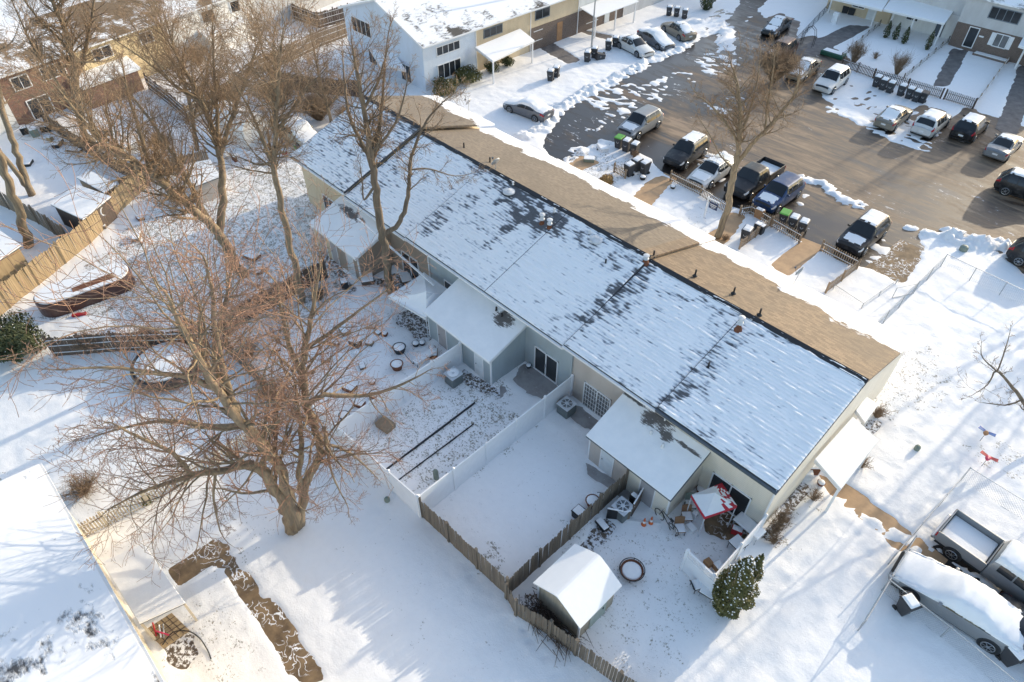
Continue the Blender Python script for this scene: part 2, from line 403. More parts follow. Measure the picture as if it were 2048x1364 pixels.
M['barkl'] = wood('sunlit_bark', (.31, .24, .155), (.12, .09, .062))  # paler copy of bark, sunlight put into its colour
M['twig'] = plain('twigs', (.27, .185, .115), .8, var=.3)
M['twigr'] = plain('red_budded_twigs', (.29, .175, .12), .8, var=.3)
M['lampg'] = plain('lamp_lens', (.55, .56, .58), .15)
M['canvas'] = plain('white_canvas', (.66, .68, .70), .7)
M['redc'] = plain('red_canvas', (.50, .03, .05), .6)
def glass(name, c=(.02, .022, .025)):
    t = NT(name); f = t.noise(t.P, .9, 2); t.col(t.mix(f, c, tuple(x*2.2 for x in c))); t.rough(.08)
    t.b.inputs['Specular IOR Level'].default_value = .5; return t.m
M['glass'] = glass('window_glass'); M['glassc'] = glass('car_glass', (.012, .014, .016))
M['curt'] = glass('curtained_glass', (.10, .10, .10))
def paint(name, c, rough=.28, metal=.25):
    t = NT(name); f = t.noise(t.P, 2.0, 4, .65)
    t.col(t.mix(t.ma('MULTIPLY', t.mr(f, .5, .85), .35), c, (.32, .30, .28))); t.rough(t.mr(f, .3, .8, rough, rough+.3))
    t.b.inputs['Metallic'].default_value = metal; return t.m
PC = dict(white=(.62,.62,.60), silver=(.25,.26,.27), gray=(.13,.14,.16), black=(.016,.017,.02), blue=(.012,.045,.13), tan=(.28,.25,.20), dgray=(.06,.065,.07), brown=(.10,.05,.04), cream=(.50,.47,.38))
for k, v in PC.items(): M['p_'+k] = paint('car_paint_'+k, v)
def leaf(name, c1, c2):
    t = NT(name); f = t.noise(t.P, 14, 3); g = t.noise(t.P, 1.6, 2)
    t.col(t.mix(t.mr(t.ma('ADD', f, g), .7, 1.3), c1, c2)); t.rough(.7); return t.m
M['leafd'] = leaf('dark_evergreen_leaf', (.022, .036, .014), (.075, .085, .025))
M['leafy'] = leaf('golden_evergreen_leaf', (.045, .058, .016), (.15, .13, .03))
M['grassd'] = leaf('dry_ornamental_grass', (.30, .18, .07), (.45, .29, .11))
M['shrub'] = leaf('brown_shrub', (.13, .075, .045), (.24, .14, .08))
# ---------------------------------------------------------------- ground: one sheet of snow, lowered where paving lies bare
def gp(pts, z=0): return [tuple(G(a, b, z)[:2]) for a, b in pts]
LOT = [(1085,292),(1100,262),(1128,222),(1165,198),(1195,185),(1240,155),(1285,130),(1330,112),(1375,98),(1400,75),(1440,55),(1475,20),(1500,-60),(1560,-60),(1540,-5),
       (1512,20),(1530,38),(1560,25),(1600,45),(1590,80),(1625,70),(1665,95),(1700,120),(1640,190),(1712,247),(1800,215),(1840,205),(1900,225),(1880,262),(1930,215),(2000,240),(2080,265),(2200,330),
       (2200,640),(2060,555),(1990,500),(1960,475),(1905,475),(1850,455),(1830,470),(1850,495),(1795,565),(1740,535),(1700,530),(1640,500),(1600,482),(1560,452),(1500,425),(1465,412),(1420,385),(1380,375),(1330,350),(1300,318),
       (1270,300),(1235,292),(1205,275),(1180,290),(1140,325),(1118,328)]
BARE = [(LOT, .5)]
WALKS = {
 'w1': [(1110,340),(1165,312),(1200,325),(1140,350)],
 'w2': [(1260,402),(1300,360),(1325,352),(1345,362),(1300,412)],
 'w3': [(1400,480),(1440,455),(1462,425),(1490,432),(1465,470),(1430,500)],
 'w4': [(1540,530),(1602,484),(1643,500),(1575,552)],
 'w5': [(1740,535),(1800,488),(1843,508),(1805,566)],
 'w6': [(1636,950),(1700,973),(1770,1028),(1832,1075),(1868,1105),(1850,1128),(1800,1100),(1750,1062),(1700,1020),(1665,990)],
 'w7': [(1040,72),(1075,68),(1160,120),(1135,128)],
 'w8': [(1130,55),(1150,58),(1225,72),(1215,80)],
 'w9': [(1698,50),(1740,55),(1690,82),(1632,108),(1590,106),(1640,78)],
 'w10': [(1905,98),(1935,102),(1895,172),(1868,172)],
 'w11': [(2040,130),(2080,150),(2030,265),(2000,245)],
}
PATIO1 = [(1050,725),(1090,755),(1130,790),(1100,800),(1060,790),(1030,760)]
BROWNW = [(338,1142),(392,1108),(425,1078),(448,1088),(480,1135),(560,1225),(655,1364),(595,1364),(520,1240),(440,1135),(425,1125),(365,1172)]
DIRT1 = [(320,1290),(345,1270),(385,1280),(395,1320),(360,1335)]
DIRT2 = [(1040,1190),(1075,1185),(1120,1260),(1150,1290),(1125,1290),(1060,1240)]
DIRT3 = [(1130,1130),(1190,1065),(1205,1050),(1185,1085),(1160,1110)]
for k, p in WALKS.items(): BARE.append((p, .06 if k not in ('w9','w11','w8','w7') else .2))
MORE = {  # sheets painting contact shade at wall feet and under canopies, beside real soil
 'm1': ([(1395,1005),(1478,1008),(1505,1062),(1468,1088),(1418,1062)], 'brownwalk', 'damp brown paving under the red canopy'),
 'm2': ([(1175,922),(1192,938),(1262,985),(1256,1000),(1215,975),(1180,948)], 'patio', 'damp strip of paving along the beige shed front'),
 'm3': ([(1105,1142),(1178,1072),(1212,1036),(1238,1048),(1196,1090),(1135,1152)], 'dirt', 'leafy soil strip along the weathered brown fence'),
 'm4': ([(922,738),(945,748),(988,776),(1010,768),(1000,790),(962,786),(925,760)], 'dirt', 'bare ground round the condenser and the grey shed foot'),
 'm5': ([(1520,1075),(1558,1010),(1602,958),(1622,972),(1590,1020),(1545,1085)], 'dirt', 'frosted planting bed under the cream gable'),
 'm6': ([(790,640),(848,690),(878,672),(858,628),(820,610)], 'dirt', 'dark ground under the white pop-up canopy'),
 'm11': ([(1858,1098),(1885,1092),(1965,1140),(2080,1205),(2080,1300),(2040,1290),(2020,1240),(1950,1170),(1880,1130)], 'asphalt2', 'dark wet driveway between the pickup and the snow covered sedan'),
 'm7': ([(1128,800),(1170,820),(1205,850),(1190,862),(1150,842)], 'patio', 'wet paving below the gridded sliding door'),
 'm8': ([(752,560),(800,600),(830,575),(800,545)], 'dirt', 'dark ground at the foot of the trunk by the brown house'),
 'm9': ([(1700,860),(1735,838),(1762,845),(1740,880),(1700,900)], 'dirt', 'leafy bed by the small door canopy'),
 'm10': ([(640,470),(700,560),(720,580),(700,590),(630,500)], 'dirt', 'dark strip beside the tan shed'),
}
BARE += [(v[0], .5) for v in MORE.values()]
BARE += [(PATIO1, .3), (BROWNW, .14), (DIRT1, .8), (DIRT2, .5)]
KEEP = [ # snow lying on the paving
 ([(1695,150),(1745,175),(1760,192),(1722,212),(1690,240),(1648,222),(1672,195)], .4),
 ([(1745,205),(1770,200),(1840,205),(1905,235),(1880,262),(1865,300),(1825,300),(1712,248),(1738,228)], .5),
 ([(1160,190),(1190,175),(1250,200),(1195,226)], .55),
 ([(1205,175),(1280,160),(1262,185),(1215,205)], .9),
 ([(1190,240),(1265,200),(1285,215),(1205,255)], .75),
 ([(1205,200),(1330,150),(1360,170),(1240,215)], .8),
 ([(1330,150),(1420,135),(1440,160),(1340,175)], 1.1),
 ([(1385,120),(1470,80),(1480,130),(1430,155)], .7),
 ([(1290,190),(1330,182),(1335,205),(1300,205)], .8),
 ([(1404,205),(1450,212),(1480,232),(1430,225)], .5),
 ([(1398,352),(1430,372),(1475,345),(1452,322),(1470,318),(1440,300),(1400,300),(1415,330)], .5),
 ([(1480,400),(1530,370),(1500,350),(1465,365)], .4),
 ([(1585,400),(1640,380),(1620,400),(1590,420)], .6),
 ([(1725,500),(1770,470),(1785,480),(1800,490),(1770,520),(1740,530)], .5),
 ([(1420,20),(1500,10),(1530,40),(1450,70),(1410,60)], 1.2),
 ([(452,1112),(468,1128),(480,1150),(462,1142)], .3), ([(490,1165),(505,1172),(528,1215),(512,1205)], .3), ([(535,1225),(548,1240),(572,1285),(556,1272)], .3), ([(580,1290),(590,1296),(616,1345),(600,1332)], .3), ([(510,1222),(545,1205),(548,1210),(513,1228)], .3),
 ([(378,1160),(402,1140),(410,1148),(390,1166)], .6),
 ([(1130,300),(1200,280),(1235,295),(1200,312),(1150,318)], .4),
]
BANKS = [ # (polyline px, half width, height)
 ([(1040,275),(1078,262),(1112,225),(1135,205),(1165,190),(1215,165),(1290,128)], .9, .34),
 ([(1290,125),(1370,92),(1395,70),(1440,60)], .9, .3),
 ([(1610,358),(1650,372),(1680,395),(1715,410)], .75, .2),
 ([(1905,470),(1950,485),(2000,492),(2010,500)], 1.2, .5),
 ([(1815,455),(1860,470),(1905,480)], .5, .25),
 ([(1395,45),(1430,40),(1455,60),(1450,95)], 1.1, .4),
 ([(1130,325),(1200,285),(1240,290)], .4, .25),
 ([(1180,262),(1200,255)], .3, .2),
 ([(1690,1010),(1800,1075),(1850,1120)], .5, .1),
 ([(1870,1100),(1960,1165),(2048,1215)], .18, .12),
]
def inpoly(X, Y, poly):
    r = np.zeros(X.shape, bool); n = len(poly); j = n-1
    for i in range(n):
        xi, yi = poly[i]; xj, yj = poly[j]
        if yi != yj:
            c = ((yi > Y) != (yj > Y)) & (X < (xj-xi)*(Y-yi)/(yj-yi)+xi)
            r ^= c
        j = i
    return r
def segdist(X, Y, pts):
    best = np.full(X.shape, 1e9)
    for (ax, ay), (bx, by) in zip(pts[:-1], pts[1:]):
        dx, dy = bx-ax, by-ay; t = np.clip(((X-ax)*dx+(Y-ay)*dy)/(dx*dx+dy*dy), 0, 1)
        best = np.minimum(best, np.hypot(X-ax-t*dx, Y-ay-t*dy))
    return best
def build_ground():
    xs = np.concatenate([np.arange(-300, -135, 15), np.arange(-135, -60, .7), np.arange(-60, 9, .19), np.arange(9, 60, 2.), [80, 300]])
    ys = np.concatenate([np.arange(-150, -30, 20.), np.arange(-30, -9, 1.), np.arange(-9, 72, .19), np.arange(72, 125, .5), np.arange(125, 420, 20.)])
    X, Y = np.meshgrid(xs, ys)
    JX = X+(fbm(X*1.6, Y*1.6, 3, 3)-.5); JY = Y+(fbm(X*1.6+50, Y*1.6, 3, 9)-.5)
    h = .07+.08*(fbm(X*.5, Y*.5, 3, 1)-.5)+.085*(fbm(X*1.9, Y*1.9, 3, 17)-.5)
    mask = np.zeros(X.shape)
    for p, j in BARE:
        m = inpoly(X+(JX-X)*j, Y+(JY-Y)*j, gp(p)); mask[m] = 1
    n1 = fbm(X*1.5+Y*.7, Y*3.0-X*1.0, 4, 31)
    for p, j in KEEP:
        m = inpoly(X+(JX-X)*(.6+1.2*j), Y+(JY-Y)*(.6+1.2*j), gp(p)) & (n1 > .20+.26*j)
        mask[m] = np.clip((.30+.26*j-n1[m])*12+.5, 0, 1) if j > .35 else 0
    for _ in range(2):
        q = mask.copy(); q[1:-1, 1:-1] = (mask[1:-1, 1:-1]*4+mask[:-2, 1:-1]+mask[2:, 1:-1]+mask[1:-1, :-2]+mask[1:-1, 2:])/8; mask = q
    h = h*(1-mask)-.10*mask
    rough = fbm(X*2.4, Y*2.4, 4, 77)
    for p, w, a in BANKS:
        d = segdist(JX, JY, gp(p)); k = np.clip(1-(d/w)**2, 0, 1)
        k = k*np.clip((rough-.30)*4, 0, 1); h = np.where(k > .12, np.maximum(h, .0)+a*k*(.15+1.5*rough*fbm(X*3.1, Y*3.1, 2, 8)*1.6), h)
    # trodden foot tracks in the yards
    def steps(px, w=.09, dep=.07, sp=.42):
        nonlocal h
        pts = [G(a, b) for a, b in px]
        for a, b in zip(pts[:-1], pts[1:]):
            L = (b-a).length; k = max(1, int(L/sp))
            for i in range(k):
                q = a.lerp(b, (i+.5)/k); d = (b-a).normalized(); s = .1 if i % 2 else -.1
                cx, cy = q.x-d.y*s, q.y+d.x*s
                ii = (np.abs(X-cx) < .5) & (np.abs(Y-cy) < .5)
                h[ii] -= dep*np.exp(-((X[ii]-cx)**2+(Y[ii]-cy)**2)/(w*w)*.9)
    steps([(1835,800),(1822,870),(1800,905),(1790,960),(1797,1020)]); steps([(840,1040),(920,1120),(1020,1240),(1070,1290),(1110,1364)])
    steps([(990,760),(1020,785),(1050,790),(1090,750)]); steps([(1380,420),(1420,445),(1395,460)])
    steps([(1120,1035+0),(1110,1160)], dep=.03)
    for k in range(5): steps([(1660+14*k,1040+20*k),(1840-10*k,1120+12*k)], dep=.06, sp=.5)
    # wear: where grass and leaves poke through; left yards also get painted twig-shadow specks
    wear_shade = .35*np.clip((fbm(X*.12, Y*.12, 3, 5)-.35)*2.4, 0, 1)
    zones = [([(300,330),(640,330),(700,560),(640,640),(420,650),(60,640),(300,420)], 1.0), ([(380,800),(700,560),(900,700),(680,860),(560,800),(400,700)], .6),
             ([(700,860),(920,740),(1040,760),(960,890),(835,1010)], .85), ([(920,760),(1060,850),(835,1010),(960,850)], .9), ([(0,940),(70,960),(200,1150),(0,1200)], 1.0),
             ([(330,1250),(480,1200),(540,1364),(350,1364)], .7), ([(120,1000),(560,1000),(520,1180),(200,1130)], .6), ([(1000,1100),(1045,1170),(1000,1180),(960,1120)], 1.0),
             ([(620,1040),(840,1060),(1100,1364),(860,1364)], .4), ([(1740,720),(1880,700),(1900,800),(1760,860)], .8), ([(1150,300),(1300,330),(1210,375),(1130,345)], .9), ([(1380,400),(1430,420),(1420,480),(1360,440)], .6),
             ([(1120,1040),(1420,1060),(1440,1220),(1300,1364),(1100,1300)], .66), ([(840,1020),(1130,810),(1210,900),(1020,1180)], .42), ([(1960,880),(2048,900),(2048,960),(1960,940)], .8), ([(1500,1050),(1620,990),(1680,1050),(1500,1300)], .25), ([(1540,1010),(1600,960),(1640,1010),(1530,1100)], .9)]
    for p, w in zones:
        m = inpoly(X+(JX-X)*3, Y+(JY-Y)*3, gp(p)); wear_shade = np.where(m, np.maximum(wear_shade, w), wear_shade)
    nY, nX = X.shape
    me = bpy.data.meshes.new('ground')
    co = np.stack([X, Y, h], -1).reshape(-1, 3)
    idx = np.arange(nY*nX).reshape(nY, nX)
    q = np.stack([idx[:-1, :-1], idx[:-1, 1:], idx[1:, 1:], idx[1:, :-1]], -1).reshape(-1, 4)
    me.vertices.add(len(co)); me.vertices.foreach_set('co', co.ravel().astype(np.float32))
    me.loops.add(q.size); me.loops.foreach_set('vertex_index', q.ravel().astype(np.int32))
    me.polygons.add(len(q)); me.polygons.foreach_set('loop_start', np.arange(0, q.size, 4, dtype=np.int32))
    me.update(calc_edges=True)
    me.polygons.foreach_set('use_smooth', np.ones(len(q), bool))
    at = me.attributes.new('wear_shade', 'FLOAT', 'POINT'); at.data.foreach_set('value', wear_shade.ravel().astype(np.float32))
    me.materials.append(M['ground'])
    o = bpy.data.objects.new('ground', me); COL.objects.link(o); tag(o, 'snow covered lawns and yards with grass poking through and some painted twig shadow specks', 'ground', kind='structure')
    return o
build_ground()
def sheet(name, px, m, z=0.0, label=None, cat=None, th=.1):
    b = MB(); b.prism(gp(px), z-th, z); o = b.build(name, m); tag(o, label, cat, kind='structure'); return o
sheet('parking_lot', [(1040,330),(1080,180),(1250,80),(1400,-40),(1480,-120),(2400,-20),(2600,700),(2100,620),(1990,540),(1870,570),(1700,560),(1300,400)], M['asphalt'], 0, 'salt streaked wet asphalt of the car park behind the row, sunlit lane painted paler', 'car park')
for k, (p, mt, lb) in {'w1': ('w1','walk','tan front walk left of the dry grass clump'), 'w2': ('w2','walk','tan front walk left of the estate agent sign'), 'w3': ('w3','walk','tan front walk behind the large bare tree'),
    'w4': ('w4','walk','tan front walk between the two small picket yards'), 'w5': ('w5','brownwalk','bare rounded concrete pad beside the black crossover'), 'w6': ('w6','walk','tan path from the side porch to the pickup'),
    'w7': ('w7','walkg','dark wet path to the brick front door'), 'w8': ('w8','walkg','dark wet path by the lamp post'), 'w9': ('w9','walkg','dark path to the porch with black bins'), 'w10': ('w10','walkg','dark paved path to the white framed front door'), 'w11': ('w11','walkg','dark path at the right edge of the photo')}.items():
    c = np.mean(WALKS[k], 0); q = [tuple(c+(np.array(v)-c)*1.25) for v in WALKS[k]]
    sheet('path', q, M[mt], .02, lb, 'path')
sheet('patio', [(1000,735),(1080,700),(1150,800),(1080,830),(1000,800)], M['patio'], .02, 'concrete patio outside the grey sliding door', 'patio')
sheet('path', [(320,1142),(430,1060),(470,1075),(700,1420),(570,1420),(430,1160),(360,1190)], M['brownwalk'], .02, 'wet brown path turning a corner in the lower left yard', 'path')
for p, lb in ((DIRT1,'bare dark soil beside the small deck'),(DIRT2,'bare soil behind the garden shed')):
    c = np.mean(p, 0); sheet('soil_shade_patch', [tuple(c+(np.array(v)-c)*1.4) for v in p], M['dirt'], .01, lb, 'soil')

for k, (p, m_, lb) in MORE.items():
    c = np.mean(p, 0); sheet('soil_shade_patch' if m_ == 'dirt' else 'paving', [tuple(c+(np.array(v)-c)*1.35) for v in p], M[m_], .0, lb, 'ground', .09)
# ---------------------------------------------------------------- the row of townhouses
YW, YE, YR, YF = 21.4, 20.95, 28.3, 35.8
def sliding_door(parent, xa, xb, y, z0, z1, grid=False, part='sliding_door'):
    f = MB(); w = .07
    f.box(xa, xb, y-.07, y, z1-w, z1); f.box(xa, xb, y-.09, y, z0, z0+w)
    for x in (xa, xb-w, (xa+xb)/2-w/2): f.box(x, x+w, y-.075, y-.001, z0, z1)
    d = f.build(part, M['trim'], parent)
    p = MB(); p.box(xa+w, xb-w, y-.03, y-.005, z0+w, z1-w); g = p.build('pane', M['glass'] if not grid else M['curt'], d)
    if grid:
        gm = MB(); n = 5
        for i in range(1, n*2):
            x = xa+(xb-xa)*i/(2*n); gm.box(x-.012, x+.012, y-.042, y-.031, z0+w, z1-w)
        for j in range(1, 6):
            z = z0+(z1-z0)*j/6; gm.box(xa+w, xb-w, y-.0425, y-.0315, z-.012, z+.012)
        gm.build('grille', M['trim'], d)
    h = MB(); h.box((xa+xb)/2-.02, (xa+xb)/2+.02, y-.12, y-.08, (z0+z1)/2-.12, (z0+z1)/2+.12); h.build('handle', M['metal'], d)
    return d
def townhouse(label, x0, x1, rx0, rx1, wm, ze, zr, door=None, grid=False, window=None):
    c = Vector(((x0+x1)/2, YW, 0)); t = thing('townhouse', label, 'house', c, 'townhouses of the middle row')
    k = (zr-ze)/(YR-YE); zw = ze+(YW-YE)*k-.14; zfw = 4.1+(YF-35.35)*(-(zr-4.1)/(YF-YR))*-1-.14
    prof = [(YW, -.1), (35.35, -.1), (35.35, 3.75), (YR, zr-.42), (YW, zw-.12)]
    b = MB(); n = 5; vs = [(x, y, z) for x in (x0, x1) for y, z in prof]
    b.add(vs, [tuple(range(n-1, -1, -1)), tuple(range(n, 2*n))]+[(i, (i+1)%n, n+(i+1)%n, n+i) for i in range(n)])
    b.build('wall', M[wm], t)
    r = MB(); th = .16
    r.slab([(rx0, YE, ze), (rx1, YE, ze), (rx1, YR, zr), (rx0, YR, zr)], th)
    r.cur = 1; r.slab([(rx0, YR, zr), (rx1, YR, zr), (rx1, YF, 4.1+zr-6.42), (rx0, YF, 4.1+zr-6.42)], th)
    roof = r.build('roof', [M['shing'], M['froof']], t); roof_mesh(roof, rx0+.01, rx1-.01, ze+.004, zr+.004, YE, YR, M['rroof'], 0)
    rc = MB(); rc.bar((rx0, YR-.12, zr+.02), (rx1, YR-.12, zr+.02), .32, .05, Vector((0,-.3,1)).normalized()); rc.build('ridge_cap', M['black'], roof)
    g = MB(); g.box(rx0, rx1, YE-.14, YE-.02, ze-.2, ze-.06); g.build('gutter', M['metal_dk'] if wm == 's_cream' else M['trim'], t)
    sf = MB(); sf.box(rx0+.01, rx1-.01, YE, YW+.05, ze-.32, ze-.2); sf.build('soffit', M['s_cream'] if wm == 's_cream' else M['trim'], t)
    if door: sliding_door(t, door[0], door[1], YW, door[2], door[3], grid)
    if window:
        xa, xb, z0, z1 = window; f = MB(); w = .06
        f.box(xa, xb, YW-.06, YW, z1-w, z1); f.box(xa, xb, YW-.07, YW, z0, z0+w)
        for x in (xa, xb-w, (xa+xb)/2-w/2): f.box(x, x+w, YW-.055, YW-.001, z0+w, z1-w)
        wo = f.build('window', M['trim'], t); p = MB(); p.box(xa+w, xb-w, YW-.03, YW-.004, z0+w, z1-w); p.build('pane', M['glass'], wo)
    d = MB(); d.box(x1-.09, x1-.01, YW-.1, YW-.02, 0, ze-.25); d.build('downspout', M['trim'] if wm != 's_gray' else M['s_gray'], t)
    return t
dg = lambda a, b: (GY(*a, YW).x, GY(*b, YW).x)
d1 = dg((1071,691), (1117,722)); d2 = dg((1170,762), (1222,802)); d3 = dg((805,510), (836,523)); d0 = dg((645,388), (664,402)); d4 = dg((1430,940),(1510,995))
tA = townhouse('leftmost house of the long row, tan siding lit by the sun', -46.4, -39.6, -46.9, -39.45, 's_tan', 4.34, 6.80, (d0[0], d0[0]+1.7, .1, 2.1))
tB = townhouse('brown sided house behind the bare tree, second from the left in the row', -39.6, -30.35, -39.45, -32.2, 's_brown', 4.05, 6.45, (d3[0]-.05, d3[0]+1.9, .1, 2.1))
tC1 = townhouse('grey green house behind the white pop-up canopy', -30.35, -23.8, -32.2, -24.3, 's_gray', 4.15, 6.52, window=(GY(890,575,YW).x, GY(905,588,YW).x+.8, 1.2, 2.2))
tC2 = townhouse('grey green house with the white framed sliding door and bare patio', -23.8, -17.25, -24.3, -17.7, 's_gray', 4.15, 6.52, (-20.3, -18.35, .12, 2.08))
tD1 = townhouse('beige house with the gridded sliding door beside the white fence', -17.25, -10.75, -17.7, -11.2, 's_beige', 4.30, 6.30, (d2[0], d2[0]+2.0, .05, 2.05), True)
tD2 = townhouse('cream house at the right end of the row with the tall gable wall', -10.75, -4.42, -11.2, -4.28, 's_cream', 4.40, 6.31, (-7.55, -5.3, .1, 2.15))
# rake trim and the low side roofs on the gable
b = MB(); b.bar((-4.36, YE, 4.26), (-4.36, YR, 6.17), .06, .2); b.bar((-4.36, YR, 6.17), (-4.36, YF, 3.85), .06, .2); b.build('rake_board', M['trim'], tD2)
def leanto(name, label, px, z, zb, mt='snow_t'):
    "porch roof: px = four outline pixels (front-left, front-right, back-right, back-left) of its snow top"
    zz = (z, z, zb, zb); q = [G(a, b, k) for (a, b), k in zip(px, zz)]
    c = Vector((sum(p.x for p in q)/4, sum(p.y for p in q)/4, 0)); t = thing(name, label, 'porch', c)
    s = MB(); s.slab(q, .09); s.build('snow_cover', M[mt], t, bevel=.02)
    r = MB(); r.slab([p-Vector((0,0,.095)) for p in q], .16); r.build('roof', M['trim'], t)
    return t, q
t, q = leanto('side_porch', 'long snow covered side porch roof on the cream gable', [(1682,978),(1757,880),(1706,833),(1630,918)], 2.5, 2.75)
for i, (a, b_) in enumerate(((q[0], q[1]), )):
    for f in (.06, .94):
        p = a.lerp(b_, f)+Vector((-.1, 0, 0)); m = MB(); m.box(p.x-.06, p.x+.06, p.y-.06, p.y+.06, 0, 2.3); m.build('post', M['trim'], t)
t, q = leanto('door_canopy', 'small snow topped door canopy at the back of the gable wall', [(1730,845),(1757,808),(1733,793),(1712,820)], 2.3, 2.55)
for f in (.1, .9):
    p = q[0].lerp(q[1], f); m = MB(); m.box(p.x-.1, p.x-.02, p.y-.04, p.y+.04, 0, 2.1); m.build('post', M['trim'], t)

# attached sheds at the back of the row
def shed(label, x0, x1, yf, zf, zb, wl, wr, doors, roofpx=None):
    xm = (x0+x1)/2; t = thing('lean_to_shed', label, 'shed', (xm, yf, 0), 'storage sheds along the back of the row')
    for a, b_, wm in ((x0, xm, wl), (xm, x1, wr)):
        m = MB(); prof = [(yf, 0), (YW-.01, 0), (YW-.01, zb-.1), (yf, zf-.1)]
        vs = [(x, y, z) for x in (a, b_) for y, z in prof]
        m.add(vs, [(3,2,1,0), (4,5,6,7)]+[(i, (i+1)%4, 4+(i+1)%4, 4+i) for i in range(4)]); m.build('wall', M[wm], t)
    r = MB(); o = .16; k = (zb-zf)/(YW-yf)
    quad = [(x0-o, yf-.22, zf-.22*k+.02), (x1+o, yf-.22, zf-.22*k+.02), (x1+o, YW-.015, zb+.02), (x0-o, YW-.015, zb+.02)]
    r.slab(quad, .12); r.build('roof', M['trim'] if wr != 's_cream' else M['metal_dk'], t)
    s = MB(); s.slab([(x+(.02 if i in (0,3) else -.02), y+(-.03 if i < 2 else 0), z+.09) for i, (x, y, z) in enumerate(quad)], .088); s.build('snow_cover', M['snow_s'], t, bevel=.035)
    for (xa, xb, dm) in doors:
        f = MB()
        for x in (xa-.06, xb): f.box(x, x+.06, yf-.035, yf, .05, 2.0)
        f.box(xa-.06, xb+.06, yf-.036, yf, 2.0, 2.06); d = MB(); d.box(xa, xb, yf-.03, yf-.001, .06, 2.0)
        dd = d.build('door', M[dm], t); f.build('frame', M['trim'], dd)
        h = MB(); h.lathe([(.03, 0), (.035, .03), (.0, .05)], n=8, M=Matrix.Translation((xa+.1, yf-.03, 1.0)) @ Matrix.Rotation(R(90), 4, 'X')); h.build('handle', M['black'], dd)
    for x in (x0-.04, x1-.05):
        c = MB(); c.box(x, x+.09, yf-.02, yf+.07, 0, zf-.12); c.build('corner_board', M['trim'], t)
    return t
s1 = shed('grey shed with two doors between the canopy and the condenser', -27.05, -21.15, 18.5, 2.28, 3.25, 's_gray', 's_gray', [(-26.1, -25.3, 'door_b'), (-22.55, -21.85, 'door_w')])
s2 = shed('half beige half cream shed beside the bicycle', -13.4, -8.15, 18.65, 2.2, 3.3, 's_beige', 's_cream', [(-12.55, -11.75, 'door_w'), (-9.9, -9.05, 'door_g')])
s0 = shed('tan shed with large snowy roof behind the tall bare trunk', -40.5, -34.85, 18.5, 2.3, 3.3, 's_tan', 's_brown', [(-39.9, -39.1, 'door_b'), (-38.4, -37.6, 'door_b'), (-36.3, -35.5, 'door_w')])
def vent_on(p, name, label, prof, m, group='vents and pipes on the long roof', n=14):
    t = MB(); t.lathe(prof, n=n); o = t.build(name, m, loc=(0,0,0)); o.location = p; tag(o, label, 'roof vent', group); return o
for (a, b_), l in (((1018,388), 'round white roof vent nearest the satellite dishes'), ((1192,484), 'round white roof vent in the middle of the rear slope')):
    vent_on(roof_pt(a, b_)-Vector((0,0,.1)), 'roof_vent', l, [(.22, -.15), (.22, .22), (.42, .25), (.42, .33), (.30, .38), (.14, .40), (.12, .44), (.0, .46)], M['metal_w'], n=20)
def flue(px, l, h=.75, r=.11, rusty=True):
    p = roof_pt(*px); t = thing('flue_pipe', l, 'flue', p, 'flue pipes along the ridge')
    m = MB(); m.tube([p-Vector((0,0,.2)), p+Vector((0,0,h*.6))], r, 10); m.build('pipe', M['rust'] if rusty else M['metal'], t)
    m = MB(); m.lathe([(r*1.5, h*.45), (r*1.6, h*.55), (r*1.1, h*.62), (r*1.0, h*.85), (r*1.7, h*.9), (r*1.7, h), (0, h*1.05)], c=p, n=12); m.build('cap', M['metal_w'], t)
    m = MB(); m.lathe([(r*2.4, -.12), (r*1.2, .16)], c=p, n=12); m.build('flashing', M['rust'] if rusty else M['metal_dk'], t)
flue((1084,448), 'pale capped flue left of the rusty flue'); flue((1099,456), 'short rusty flue right of the pale one', .65); flue((1291,524), 'flue in the notch at the ridge step', .5); flue((1477,658), 'white capped flue nearest the right end', .85)
flue((1026,350+24), 'thin white pipe beside the first round vent', .4, .05, False); flue((1108,430), 'thin white pipe behind the rusty flue', .5, .05, False); flue((1178,472), 'thin white pipe beside the second round vent', .4, .05, False)
for i, ((a, b_), l) in enumerate((((928,296),'short black pipe on the far front slope'),((980,325),'black pipe beside the dish pair'),((1307,513),'black pipe just past the ridge notch'),((1390,551),'black pipe second from the ridge notch'),((1467,586),'black pipe third from the ridge notch'),((1519,629),'black pipe nearest the right end of the ridge'))):
    p = froof_pt(a, b_); m = MB(); m.tube([(0,0,-.1), (0,0,.42)], .055, 8); m.lathe([(.16, -.03), (.07, .08)], n=10); o = m.build('plumbing_vent', M['black']); o.location = p; tag(o, l, 'vent pipe', 'black plumbing vents on the front slope')
for (a, b_), l in (((1211,528), 'black pipe on the rear slope right of the second round vent'), ((1416,735), 'black pipe low in the dark stripe of the rear slope')):
    p = roof_pt(a, b_); m = MB(); m.tube([(0,0,-.1), (0,0,.36)], .055, 8); m.lathe([(.16, -.03), (.07, .08)], n=10); o = m.build('plumbing_vent', M['black']); o.location = p; tag(o, l, 'vent pipe', 'black plumbing vents on the rear slope')
for (x, y, z, l) in ((-23.3, 21.0, 3.15, 'left black pipe on the grey shed roof'), (-22.7, 20.9, 3.1, 'right black pipe on the grey shed roof'), (-10.9, 20.4, 2.95, 'left white capped pipe on the beige and cream shed roof'), (-10.0, 20.2, 2.9, 'right white capped pipe on the beige and cream shed roof')):
    m = MB(); m.tube([(0,0,-.1), (0,0,.32)], .06, 8); m.lathe([(.13, -.03), (.07, .1)], n=10); o = m.build('plumbing_vent', M['black'] if 'black' in l else M['whitep']); o.location = (x, y, z); tag(o, l, 'vent pipe')
